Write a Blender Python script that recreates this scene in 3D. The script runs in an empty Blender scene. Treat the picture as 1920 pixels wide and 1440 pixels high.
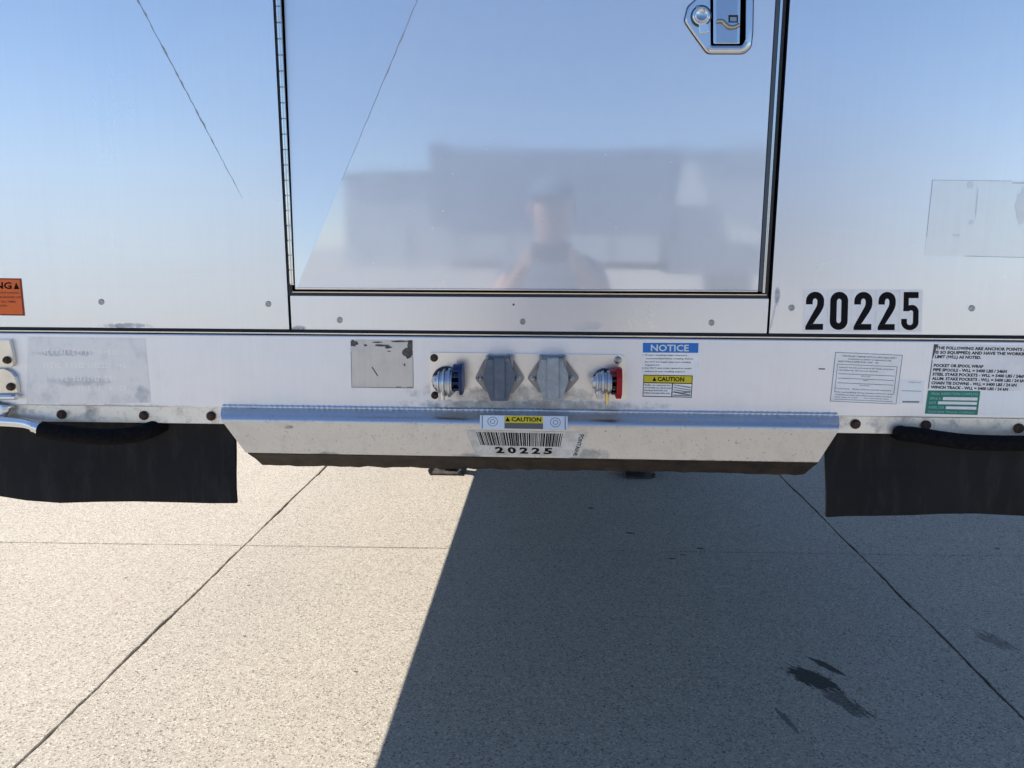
import bpy, bmesh, math, random
from mathutils import Vector, Matrix
rnd = random.Random(7)
SC = bpy.context.scene
COL = SC.collection

# ------------------------------------------------------------------ camera
CAM = Vector((0.053, -1.5, 1.52))
YAW, PITCH, ROLL, FPX = 0.05099, 0.178578, 0.002889, 1414.9
def cam_axes():
    cy, sy = math.cos(YAW), math.sin(YAW)
    fw = Vector((-sy*math.cos(PITCH), cy*math.cos(PITCH), -math.sin(PITCH)))
    rt = Vector((cy, sy, 0)); up = rt.cross(fw)
    c, s = math.cos(ROLL), math.sin(ROLL)
    return c*rt + s*up, -s*rt + c*up, fw
RT, UP, FW = cam_axes()
cd = bpy.data.cameras.new('camera'); co = bpy.data.objects.new('camera', cd); COL.objects.link(co)
cd.sensor_width = 36; cd.lens = 36*FPX/1920; cd.clip_start = 0.02; cd.clip_end = 3000
co.matrix_world = Matrix(((RT.x, UP.x, -FW.x, CAM.x), (RT.y, UP.y, -FW.y, CAM.y), (RT.z, UP.z, -FW.z, CAM.z), (0, 0, 0, 1)))
SC.camera = co
# ------------------------------------------------------------------ sky, sun, exposure
SUN_AZ = math.radians(16); TP = 1.385                     # sun stands to the left, a little behind the trailer front
SUN_EL = math.atan(TP*math.cos(SUN_AZ))
sdir = Vector((-math.cos(SUN_EL)*math.cos(SUN_AZ), math.cos(SUN_EL)*math.sin(SUN_AZ), math.sin(SUN_EL)))
w = bpy.data.worlds.new('World'); SC.world = w; w.use_nodes = True
wn = w.node_tree.nodes; wl = w.node_tree.links
sky = wn.new('ShaderNodeTexSky'); sky.sky_type = 'NISHITA'; sky.sun_disc = False
sky.sun_elevation = SUN_EL; sky.sun_rotation = math.atan2(sdir.x, sdir.y)
sky.altitude = 200; sky.air_density = 0.85; sky.dust_density = 0.15; sky.ozone_density = 3.0
wl.new(sky.outputs[0], wn['Background'].inputs[0]); wn['Background'].inputs[1].default_value = 0.118
sl = bpy.data.lights.new('sun', 'SUN'); sl.energy = 4.55; sl.angle = math.radians(0.5); sl.color = (1.0, 0.94, 0.85)
so = bpy.data.objects.new('sun', sl); COL.objects.link(so)
so.rotation_euler = sdir.to_track_quat('Z', 'Y').to_euler()
SC.view_settings.view_transform = 'Standard'; SC.view_settings.look = 'None'
SC.view_settings.gamma = 1.0; SC.view_settings.use_curve_mapping = False
SC.view_settings.exposure = 0.76
SC.render.engine = 'CYCLES'
SC.cycles.max_bounces = 6; SC.cycles.glossy_bounces = 4; SC.cycles.diffuse_bounces = 3; SC.cycles.adaptive_threshold = 0.02

# ------------------------------------------------------------------ helpers
def hit(px, py, p0=Vector((0, 0, 0)), n=Vector((0, -1, 0))):
    d = RT*((px-960)/FPX) + UP*((720-py)/FPX) + FW
    return CAM + d*((p0-CAM).dot(n)/d.dot(n))
def F(px, py, Y=0.0): return hit(px, py, Vector((0, Y, 0)))
def G(px, py): return hit(px, py, Vector((0, 0, 0)), Vector((0, 0, 1)))

def link(name, me, mat=None, parent=None, smooth=False):
    o = bpy.data.objects.new(name, me); COL.objects.link(o)
    if mat is not None and not me.materials: me.materials.append(mat)
    if parent is not None: o.parent = parent
    if smooth is True:
        for p in me.polygons: p.use_smooth = True
    elif smooth:
        for p in me.polygons: p.use_smooth = True
        me.set_sharp_from_angle(angle=math.radians(smooth))
    return o
def from_bm(name, bm, mat, parent=None, smooth=False, recalc=True):
    if recalc: bmesh.ops.recalc_face_normals(bm, faces=bm.faces)
    me = bpy.data.meshes.new(name); bm.to_mesh(me); bm.free()
    return link(name, me, mat, parent, smooth)
def mk(name, verts, faces, mat, parent=None, smooth=False):
    bm = bmesh.new(); vs = [bm.verts.new(v) for v in verts]
    for f in faces:
        try: bm.faces.new([vs[i] for i in f])
        except ValueError: pass
    return from_bm(name, bm, mat, parent, smooth)
def bev(bm, r, seg=2):
    if r: bmesh.ops.bevel(bm, geom=list(bm.edges), offset=r, segments=seg, affect='EDGES', profile=0.5)
def add_box(bm, x0, x1, y0, y1, z0, z1):
    vs = [bm.verts.new((x, y, z)) for x in (x0, x1) for y in (y0, y1) for z in (z0, z1)]
    for f in ((0, 1, 3, 2), (4, 6, 7, 5), (0, 4, 5, 1), (2, 3, 7, 6), (0, 2, 6, 4), (1, 5, 7, 3)): bm.faces.new([vs[i] for i in f])
def box(name, x0, x1, y0, y1, z0, z1, mat, parent=None, b=0, smooth=False):
    bm = bmesh.new(); add_box(bm, x0, x1, y0, y1, z0, z1); bev(bm, b)
    return from_bm(name, bm, mat, parent, smooth)
def add_prism(bm, pts, y0, y1):
    a = [bm.verts.new((p[0], y0, p[1])) for p in pts]; c = [bm.verts.new((p[0], y1, p[1])) for p in pts]; n = len(pts)
    bm.faces.new(a); bm.faces.new(c[::-1])
    for i in range(n): bm.faces.new((a[i], c[i], c[(i+1) % n], a[(i+1) % n]))
def prism(name, pts, y0, y1, mat, parent=None, b=0, smooth=False):
    bm = bmesh.new(); add_prism(bm, pts, y0, y1)
    if b:
        e = [ed for ed in bm.edges if abs(ed.verts[0].co.y-min(y0, y1)) < 1e-7 and abs(ed.verts[1].co.y-min(y0, y1)) < 1e-7]
        bmesh.ops.bevel(bm, geom=e, offset=b, segments=2, affect='EDGES', profile=0.5)
    return from_bm(name, bm, mat, parent, smooth)
def pxprism(name, pts, Y, thick, mat, parent=None, b=0, smooth=False):
    q = [(F(x, y, Y).x, F(x, y, Y).z) for x, y in pts]
    return prism(name, q, Y, Y+thick, mat, parent, b, smooth)
def extrude_x(name, prof, x0, x1, mat, parent=None, closed=True, smooth=False, nseg=1):
    bm = bmesh.new(); rows = []
    for k in range(nseg+1):
        x = x0+(x1-x0)*k/nseg; rows.append([bm.verts.new((x, y, z)) for y, z in prof])
    n = len(prof)
    for a, c in zip(rows, rows[1:]):
        for i in range(n if closed else n-1): bm.faces.new((a[i], a[(i+1) % n], c[(i+1) % n], c[i]))
    if closed: bm.faces.new(rows[0]); bm.faces.new(rows[-1][::-1])
    return from_bm(name, bm, mat, parent, smooth)
def add_tube(bm, path, rad, seg=12, caps=True):
    pts = [Vector(p) for p in path]; n = len(pts)
    rad = rad if isinstance(rad, (list, tuple)) else [rad]*n
    prev = None; rings = []
    for i, p in enumerate(pts):
        t = (pts[min(i+1, n-1)]-pts[max(i-1, 0)]).normalized()
        if prev is None:
            a = Vector((0, 0, 1)) if abs(t.z) < 0.9 else Vector((1, 0, 0)); u = t.cross(a).normalized()
        else:
            u = (prev-t*prev.dot(t)).normalized()
        prev = u; v = t.cross(u)
        rings.append([bm.verts.new(p+(u*math.cos(2*math.pi*k/seg)+v*math.sin(2*math.pi*k/seg))*rad[i]) for k in range(seg)])
    for a, c in zip(rings, rings[1:]):
        for k in range(seg): bm.faces.new((a[k], a[(k+1) % seg], c[(k+1) % seg], c[k]))
    if caps: bm.faces.new(rings[0][::-1]); bm.faces.new(rings[-1])
def tube(name, path, rad, mat, parent=None, seg=12, smooth=40):
    bm = bmesh.new(); add_tube(bm, path, rad, seg); return from_bm(name, bm, mat, parent, smooth)
def spline(pts, n=8):
    P = [Vector(p) for p in pts]; P = [P[0]*2-P[1]]+P+[P[-1]*2-P[-2]]; out = []
    for i in range(1, len(P)-2):
        for k in range(n):
            t = k/n; a, b, c, d = P[i-1], P[i], P[i+1], P[i+2]
            out.append(0.5*((2*b)+(c-a)*t+(2*a-5*b+4*c-d)*t*t+(3*b-a-3*c+d)*t**3))
    return out+[P[-2]]
def add_lathe_y(bm, cx, y0, cz, prof, seg=20):            # prof: (radius, dy) along Y
    rings = []
    for r, dy in prof:
        rings.append([bm.verts.new((cx+r*math.cos(2*math.pi*k/seg), y0+dy, cz+r*math.sin(2*math.pi*k/seg))) for k in range(seg)] if r > 0 else [bm.verts.new((cx, y0+dy, cz))])
    for a, c in zip(rings, rings[1:]):
        for k in range(seg):
            q = [a[k % len(a)], a[(k+1) % len(a)], c[(k+1) % len(c)], c[k % len(c)]]
            q = list(dict.fromkeys(q))
            if len(q) > 2: bm.faces.new(q)
def lathe_y(name, cx, y0, cz, prof, mat, parent=None, seg=20, smooth=35):
    bm = bmesh.new(); add_lathe_y(bm, cx, y0, cz, prof, seg); return from_bm(name, bm, mat, parent, smooth)

# ------------------------------------------------------------------ materials
def M(name, base, rough=0.5, metal=0.0, spec=0.5):
    m = bpy.data.materials.new(name); m.use_nodes = True
    b = m.node_tree.nodes['Principled BSDF']
    b.inputs['Base Color'].default_value = (*base, 1); b.inputs['Roughness'].default_value = rough
    b.inputs['Metallic'].default_value = metal; b.inputs['Specular IOR Level'].default_value = spec
    return m
class N:
    def __init__(s, m): s.m = m; s.t = m.node_tree; s.b = s.t.nodes['Principled BSDF']
    def new(s, ty, **kw):
        n = s.t.nodes.new(ty)
        for k, v in kw.items(): setattr(n, k, v)
        return n
    def ln(s, a, b): s.t.links.new(a, b)
    def pos(s, scale=(1, 1, 1), loc=(0, 0, 0), rot=(0, 0, 0)):
        g = s.new('ShaderNodeNewGeometry'); mp = s.new('ShaderNodeMapping')
        mp.inputs['Scale'].default_value = scale; mp.inputs['Location'].default_value = loc; mp.inputs['Rotation'].default_value = rot
        s.ln(g.outputs['Position'], mp.inputs[0]); return mp.outputs[0]
    def noise(s, vec, scale, detail=4, rough=0.6, out=0):
        n = s.new('ShaderNodeTexNoise'); n.inputs['Scale'].default_value = scale; n.inputs['Detail'].default_value = detail
        n.inputs['Roughness'].default_value = rough; s.ln(vec, n.inputs['Vector']); return n.outputs[out]
    def vor(s, vec, scale, out='Color', feature='F1'):
        n = s.new('ShaderNodeTexVoronoi', feature=feature); n.inputs['Scale'].default_value = scale; s.ln(vec, n.inputs['Vector']); return n.outputs[out]
    def ramp(s, fac, stops):
        r = s.new('ShaderNodeValToRGB'); e = r.color_ramp.elements
        while len(e) < len(stops): e.new(0.5)
        for el, (p, c) in zip(e, stops):
            el.position = p; el.color = (c, c, c, 1) if not isinstance(c, tuple) else (*c, 1)
        s.ln(fac, r.inputs[0]); return r.outputs[0]
    def mix(s, fac, a, b, blend='MIX'):
        n = s.new('ShaderNodeMix', data_type='RGBA', blend_type=blend)
        for idx, v in ((0, fac), (6, a), (7, b)):
            sock = n.inputs[idx]
            if isinstance(v, (int, float)): sock.default_value = v if idx == 0 else (v, v, v, 1)
            elif isinstance(v, tuple): sock.default_value = (*v, 1)
            else: s.ln(v, sock)
        return n.outputs[2]
    def math(s, op, a, b=None, clamp=False):
        n = s.new('ShaderNodeMath', operation=op, use_clamp=clamp)
        for i, v in enumerate((a, b)):
            if v is None: continue
            if isinstance(v, (int, float)): n.inputs[i].default_value = v
            else: s.ln(v, n.inputs[i])
        return n.outputs[0]
    def bump(s, h, strength, dist, nrm=None):
        n = s.new('ShaderNodeBump'); n.inputs['Strength'].default_value = strength; n.inputs['Distance'].default_value = dist
        s.ln(h, n.inputs['Height'])
        if nrm is not None: s.ln(nrm, n.inputs['Normal'])
        return n.outputs[0]
    def mr(s, v, a, b, c=0.0, d=1.0):
        n = s.new('ShaderNodeMapRange'); n.clamp = True
        for i, q in enumerate((a, b, c, d)): n.inputs[1+i].default_value = q
        s.ln(v, n.inputs[0]); return n.outputs[0]
    def sep(s, vec):
        n = s.new('ShaderNodeSeparateXYZ'); s.ln(vec, n.inputs[0]); return n.outputs
    def blob(s, cx, cy, rx, ry, ang, wob=0.5, wscale=14, axes='XY', streak=1.0, e0=0.62, e1=1.10):
        # soft noisy ellipse on the XY (ground) or XZ (front) plane, 1 inside
        p = s.new('ShaderNodeNewGeometry').outputs['Position']; x, y, z = s.sep(p)
        v = y if axes == 'XY' else z
        dx = s.math('SUBTRACT', x, cx); dy = s.math('SUBTRACT', v, cy); c, sn = math.cos(ang), math.sin(ang)
        u = s.math('ADD', s.math('MULTIPLY', dx, c), s.math('MULTIPLY', dy, sn))
        q = s.math('ADD', s.math('MULTIPLY', dx, -sn), s.math('MULTIPLY', dy, c))
        cb = s.new('ShaderNodeCombineXYZ'); s.ln(s.math('MULTIPLY', u, 1/streak), cb.inputs[0]); s.ln(q, cb.inputs[1])
        d = s.math('SQRT', s.math('ADD', s.math('POWER', s.math('MULTIPLY', u, 1/rx), 2.0), s.math('POWER', s.math('MULTIPLY', q, 1/ry), 2.0)))
        if wob: d = s.math('ADD', d, s.math('MULTIPLY', s.math('SUBTRACT', s.noise(cb.outputs[0], wscale, 3, 0.65), 0.5), wob*2))
        return s.mr(d, e0, e1, 1.0, 0.0)

def alum(name, base, rough, streak=0.08, wob=0.0, dirt=0.0, dirtcol=(0.36, 0.33, 0.28), spots=0.0, haze=0.0, blobs=()):
    m = M(name, base, rough, 1.0); n = N(m)
    fine = n.noise(n.pos((160, 160, 3)), 1.0, 3, 0.6)
    mott = n.noise(n.pos((1, 1, 1)), 3.2, 5, 0.6)
    r = n.math('ADD', n.math('MULTIPLY', n.math('SUBTRACT', fine, 0.5), streak), n.math('MULTIPLY', n.math('SUBTRACT', mott, 0.5), 0.16))
    rr = n.math('ADD', r, rough, clamp=True); n.ln(rr, n.b.inputs['Roughness'])
    col = n.mix(n.mr(mott, 0.3, 0.7), tuple(c*0.96 for c in base), base)
    col = n.mix(n.math('MULTIPLY', n.mr(fine, 0.35, 0.7), 0.10), col, tuple(c*0.8 for c in base))
    metal = None
    if dirt or blobs or spots:
        d = n.math('MULTIPLY', n.ramp(n.noise(n.pos(), 26, 8, 0.72), [(0.50, 0.0), (0.72, 1.0)]), dirt)
        for bl in blobs:
            k, bstr = bl[0], bl[1]
            mk_ = n.math('MULTIPLY', n.blob(*bl[2], axes='XZ'), bstr)
            d = n.math('MAXIMUM', d, n.math('MULTIPLY', mk_, n.mr(n.noise(n.pos(), 45, 6, 0.7), 0.2, 0.62)))
        if spots:
            sp = n.ramp(n.noise(n.pos(), 190, 4, 0.7), [(0.60, 0.0), (0.68, 1.0)])
            d = n.math('MAXIMUM', d, n.math('MULTIPLY', sp, spots))
        d = n.math('MINIMUM', d, 1.0)
        col = n.mix(d, col, dirtcol)
        n.ln(n.math('SUBTRACT', 1.0, n.math('MULTIPLY', d, 0.9)), n.b.inputs['Metallic'])
        n.ln(n.math('ADD', rr, n.math('MULTIPLY', d, 0.35), clamp=True), n.b.inputs['Roughness'])
    n.ln(col, n.b.inputs['Base Color'])
    if wob: n.ln(n.bump(n.noise(n.pos(), 2.1, 2, 0.4), 1.0, wob), n.b.inputs['Normal'])
    if haze:                                                # oxide film over a polished sheet: a second, wider lobe
        b2 = n.new('ShaderNodeBsdfAnisotropic', distribution='GGX'); b2.inputs['Roughness'].default_value = 0.42
        b2.inputs['Color'].default_value = (*base, 1)
        mx = n.new('ShaderNodeMixShader'); out = n.t.nodes['Material Output']
        n.ln(n.math('ADD', n.math('MULTIPLY', n.math('SUBTRACT', mott, 0.5), 0.25), haze, clamp=True), mx.inputs[0])
        n.ln(n.b.outputs[0], mx.inputs[1]); n.ln(b2.outputs[0], mx.inputs[2]); n.ln(mx.outputs[0], out.inputs[0])
    return m

def pb(px, py, rx, ry, ang=0.0, wob=0.5, wscale=14, streak=1.0):
    p = F(px, py, -0.006); s = 1.5/FPX*1.05
    return (p.x, p.z, rx*s, ry*s, ang, wob, wscale, 'XZ', streak)
def PB(kind, k, *a, **kw):
    t = pb(*a, **kw); return (kind, k, t[:7])
mat = {}
mat['panel'] = alum('brushed_sheet', (0.765, 0.80, 0.865), 0.30, streak=0.05, wob=0.0012, blobs=(PB('d', 0.55, 235, 611, 45, 5, 0.0, 1.0, 90), PB('d', 0.8, 1459, 556, 5, 17, 0.0, 0.5, 40), PB('d', 0.35, 1452, 590, 2.2, 34, -0.15, 0.6, 60), PB('d', 0.8, 558, 617, 14, 6, 0.0, 0.6, 60), PB('d', 0.25, 1105, 612, 30, 9, 0.0, 0.7, 60)), dirtcol=(0.10, 0.09, 0.08))
mat['door'] = alum('polished_door_sheet', (0.775, 0.81, 0.87), 0.055, streak=0.02, wob=0.0010, haze=0.72)
mat['rail'] = alum('rail_aluminium', (0.78, 0.80, 0.86), 0.46, wob=0.0004, dirt=0.05, blobs=(PB('d', 0.9, 1000, 760, 215, 14, 0.0, 0.8, 40), PB('d', 0.55, 960, 735, 190, 16, 0.0, 0.9, 40), PB('d', 0.35, 120, 660, 60, 8, 0.0, 0.9, 40), PB('d', 0.45, 200, 765, 220, 9, 0.0, 0.9, 60), PB('d', 0.3, 160, 690, 110, 50, 0.0, 0.9, 30)))
mat['plate'] = alum('worn_plate_aluminium', (0.80, 0.80, 0.80), 0.34, dirt=0.22, blobs=(PB('d', 0.85, 985, 740, 140, 20, 0.0, 0.9, 40), PB('d', 0.6, 900, 745, 60, 14, 0.0, 0.9, 50)))
mat['strip'] = alum('dirty_flange_aluminium', (0.72, 0.72, 0.71), 0.42, dirt=0.75, spots=0.7, dirtcol=(0.30, 0.27, 0.22))
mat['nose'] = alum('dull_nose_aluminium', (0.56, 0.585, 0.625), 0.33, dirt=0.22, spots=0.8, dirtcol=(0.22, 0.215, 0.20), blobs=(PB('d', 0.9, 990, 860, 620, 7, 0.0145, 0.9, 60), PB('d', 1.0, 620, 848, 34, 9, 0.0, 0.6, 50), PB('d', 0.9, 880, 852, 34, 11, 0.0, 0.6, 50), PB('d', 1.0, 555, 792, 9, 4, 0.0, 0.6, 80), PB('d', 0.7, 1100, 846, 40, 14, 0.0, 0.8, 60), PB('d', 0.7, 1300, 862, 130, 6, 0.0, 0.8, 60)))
mat['trim'] = alum('trim_aluminium', (0.70, 0.70, 0.70), 0.22, dirt=0.25, dirtcol=(0.2, 0.19, 0.17))
mat['chrome'] = alum('bright_steel', (0.70, 0.72, 0.75), 0.16, streak=0.03, wob=0.0)
mat['zinc'] = alum('zinc_screw', (0.36, 0.37, 0.39), 0.28, dirt=0.2)
mat['brass'] = M('brass_fitting', (0.62, 0.50, 0.22), 0.35, 1.0)
mat['socket'] = alum('cast_grey_metal', (0.30, 0.30, 0.31), 0.5, dirt=0.5, dirtcol=(0.22, 0.2, 0.18))
mat['cap_dark'] = M('blue_grey_plastic', (0.095, 0.120, 0.160), 0.55, spec=0.25)
mat['cap_light'] = M('pale_grey_plastic', (0.26, 0.29, 0.32), 0.55, spec=0.25)
for k in ('cap_dark', 'cap_light'):
    n = N(mat[k]); c = n.b.inputs['Base Color'].default_value[:3]
    n.ln(n.mix(n.mr(n.noise(n.pos(), 60, 5, 0.7), 0.45, 0.8), tuple(c), tuple(min(1, v*1.35+0.02) for v in c)), n.b.inputs['Base Color'])
mat['blue'] = M('blue_paint', (0.005, 0.028, 0.11), 0.45, spec=0.3)
mat['red'] = M('red_paint', (0.30, 0.004, 0.008), 0.45, spec=0.3)
mat['black'] = M('black_gap_sealant', (0.006, 0.006, 0.007), 0.6)
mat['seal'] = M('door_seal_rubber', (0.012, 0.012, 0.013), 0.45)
def noisy(m, a, b, sc, r=None, bmp=0):
    n = N(m); nz = n.noise(n.pos(), sc, 6, 0.65); n.ln(n.mix(n.mr(nz, 0.35, 0.68), a, b), n.b.inputs['Base Color'])
    if bmp: n.ln(n.bump(nz, 0.5, bmp), n.b.inputs['Normal'])
    return m
mat['rubber'] = noisy(M('flap_rubber', (0.01, 0.01, 0.012), 0.6, spec=0.2), (0.0040, 0.0048, 0.0075), (0.0085, 0.009, 0.012), 5, bmp=0.0006)
n = N(mat['rubber']); lk = n.b.inputs['Base Color'].links[0].from_socket; dz = n.noise(n.pos((9, 9, 2.0)), 3.0, 7, 0.7)
n.ln(n.mix(n.mr(dz, 0.50, 0.78, 0.0, 0.55), lk, (0.042, 0.041, 0.043)), n.b.inputs['Base Color'])
mat['grip'] = noisy(M('grip_foam', (0.01, 0.01, 0.012), 0.85, spec=0.1), (0.003, 0.003, 0.004), (0.010, 0.009, 0.011), 120, bmp=0.001)
mat['rust'] = noisy(M('rusty_bolt', (0.03, 0.015, 0.01), 0.75), (0.018, 0.010, 0.008), (0.085, 0.036, 0.018), 260, bmp=0.001)
mat['pickup'] = noisy(M('rusty_pickup_plate', (0.03, 0.02, 0.013), 0.7), (0.006, 0.005, 0.004), (0.045, 0.029, 0.016), 26, bmp=0.002)
mat['gear'] = noisy(M('landing_gear_paint', (0.02, 0.018, 0.016), 0.6), (0.012, 0.011, 0.010), (0.10, 0.08, 0.065), 20, bmp=0.001)
mat['frame'] = noisy(M('chassis_paint', (0.02, 0.02, 0.02), 0.6), (0.015, 0.015, 0.015), (0.035, 0.033, 0.03), 6)
mat['deck'] = noisy(M('deck_underside', (0.1, 0.1, 0.1), 0.7), (0.07, 0.07, 0.07), (0.13, 0.125, 0.12), 8)
def paper(name, c, rough=0.4, wear=0.12): return noisy(M(name, c, rough), tuple(v*(1-wear) for v in c), c, 35)
mat['white'] = paper('white_vinyl', (0.86, 0.86, 0.86)); mat['ink'] = M('black_ink', (0.005, 0.005, 0.007), 0.6, spec=0.12)
mat['greyink'] = M('grey_ink', (0.10, 0.10, 0.11), 0.5); mat['fadeink'] = M('faded_ink', (0.22, 0.22, 0.24), 0.5)
mat['noticeblue'] = paper('notice_blue', (0.006, 0.16, 0.55)); mat['yellow'] = paper('caution_yellow', (0.62, 0.50, 0.012))
mat['orange'] = paper('warning_orange', (0.78, 0.13, 0.008)); mat['darkred'] = M('dark_red_ink', (0.20, 0.02, 0.01), 0.5)
mat['green'] = paper('inspection_green', (0.004, 0.20, 0.15)); mat['paleink'] = M('pale_print', (0.62, 0.66, 0.66), 0.5)
mat['greengrey'] = M('pale_green_print', (0.20, 0.48, 0.42), 0.5)
mat['film'] = alum('clear_film_on_metal', (0.76, 0.785, 0.82), 0.34, dirt=0.06, dirtcol=(0.4, 0.4, 0.4))
mat['film3'] = alum('worn_film', (0.70, 0.725, 0.76), 0.40, dirt=0.2, dirtcol=(0.42, 0.42, 0.43))
mat['film2'] = alum('blank_film_on_metal', (0.68, 0.75, 0.86), 0.46, dirt=0.0)
mat['ghost'] = alum('ghost_label_film', (0.70, 0.72, 0.77), 0.48, dirt=0.30, dirtcol=(0.36, 0.36, 0.38), blobs=(PB('d', 0.6, 120, 662, 60, 6, 0, 0.9, 50), PB('d', 0.5, 268, 740, 16, 18, 0, 0.8, 60), PB('d', 0.4, 150, 715, 70, 10, 0, 0.9, 50)))
mat['wornsheet'] = alum('worn_sticker', (0.56, 0.565, 0.58), 0.42, streak=0.2, dirt=0.25, dirtcol=(0.36, 0.37, 0.35), blobs=())
mat['peel'] = noisy(M('peeled_adhesive', (0.06, 0.055, 0.05), 0.7), (0.035, 0.033, 0.03), (0.14, 0.13, 0.12), 90, bmp=0.0004)

def concrete(stains=True):
    m = M('exposed_concrete', (0.4, 0.36, 0.3), 0.85, spec=0.3); n = N(m); p = n.pos()
    big = n.noise(p, 0.9, 5, 0.65); mid = n.noise(p, 4.5, 5, 0.6)
    v1 = n.sep(n.vor(p, 185))[0]; v2 = n.sep(n.vor(p, 420))[1]; grit = n.noise(p, 480, 2, 0.7)
    base = n.mix(n.mr(big, 0.3, 0.7), (0.395, 0.356, 0.300), (0.445, 0.400, 0.335))
    base = n.mix(n.math('MULTIPLY', n.mr(mid, 0.35, 0.7), 0.5), base, (0.42, 0.372, 0.315))
    st = n.ramp(v1, [(0.0, (0.40, 0.37, 0.34)), (0.14, (0.82, 0.81, 0.79)), (0.5, (1.0, 1.0, 1.0)), (0.85, (1.10, 1.08, 1.05)), (1.0, (1.42, 1.40, 1.36))])
    base = n.mix(1.0, base, st, 'MULTIPLY')
    base = n.mix(n.math('MULTIPLY', n.mr(v2, 0.0, 1.0), 0.8), n.mix(1.0, base, (0.80, 0.80, 0.80), 'MULTIPLY'), n.mix(1.0, base, (1.15, 1.15, 1.15), 'MULTIPLY'))
    oi = n.new('ShaderNodeObjectInfo').outputs['Random']; base = n.mix(n.mr(oi, 0, 1), n.mix(1.0, base, (0.95, 0.95, 0.95), 'MULTIPLY'), base)
    pit = n.ramp(grit, [(0.29, 0.0), (0.40, 1.0)])
    base = n.mix(pit, n.mix(1.0, base, (0.50, 0.48, 0.46), 'MULTIPLY'), base)
    oil = None
    st_ = n.noise(p, 150, 4, 0.75)
    def B(x0, y0, x1, y1, wd, wob=0.35, wsc=30, k=1.0, streak=3.0):
        nonlocal oil
        a, c = G(x0, y0), G(x1, y1); d = c-a; an = math.atan2(d.y, d.x)
        q = n.math('MULTIPLY', n.blob((a.x+c.x)/2, (a.y+c.y)/2, d.length/2*1.12, wd*1.15, an, wob, wsc, 'XY', streak, 0.80, 1.02), k)
        if wob > 0: q = n.math('MULTIPLY', q, n.mr(st_, 0.30, 0.48, 0.80 if k > 0.9 else 0.05, 1.0))
        oil = q if oil is None else n.math('MAXIMUM', oil, q)
    if stains:
        B(1480, 1252, 1572, 1296, 0.045, 1.0, 55, 1.0, 2.6); B(1518, 1232, 1582, 1266, 0.016, 0.9, 60, 0.98, 4.0)
        B(1545, 1290, 1625, 1345, 0.030, 1.5, 60, 0.75, 5.0); B(1455, 1328, 1494, 1372, 0.011, 1.0, 60, 0.65, 4.0); B(1838, 1186, 1895, 1218, 0.035, 1.5, 60, 0.5, 4.0)
        for a_, b_, h_, w_ in ((1182, 999, 8, 0.011), (1313, 1028, 7, 0.011), (1108, 952, 5, 0.013), (1260, 1047, 8, 0.007), (1870, 1028, 5, 0.012), (1280, 1040, 6, 0.007), (236, 1083, 3, 0.006), (467, 1097, 3, 0.006), (459, 1192, 3, 0.005), (292, 1255, 3, 0.005), (668, 1259, 4, 0.005)): B(a_-h_, b_, a_+h_, b_+1, w_, 0, 0, 0.8)
    else: oil = n.math('MULTIPLY', st_, 0.0)
    base = n.mix(oil, base, (0.006, 0.006, 0.007))
    n.ln(base, n.b.inputs['Base Color'])
    n.ln(n.bump(n.math('ADD', n.vor(p, 185, 'Distance'), n.math('MULTIPLY', grit, 0.5)), 0.6, 0.003), n.b.inputs['Normal'])
    n.ln(n.math('SUBTRACT', 0.88, n.math('MULTIPLY', oil, 0.25)), n.b.inputs['Roughness'])
    return m
mat['concrete'] = concrete(); mat['plain_concrete'] = concrete(False)
mat['farground'] = noisy(M('far_concrete', (0.38, 0.34, 0.29), 0.9, spec=0.3), (0.385, 0.352, 0.302), (0.445, 0.402, 0.345), 0.8)
mat['joint'] = noisy(M('joint_dirt', (0.05, 0.045, 0.04), 0.95), (0.02, 0.018, 0.016), (0.075, 0.065, 0.055), 40)

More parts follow.
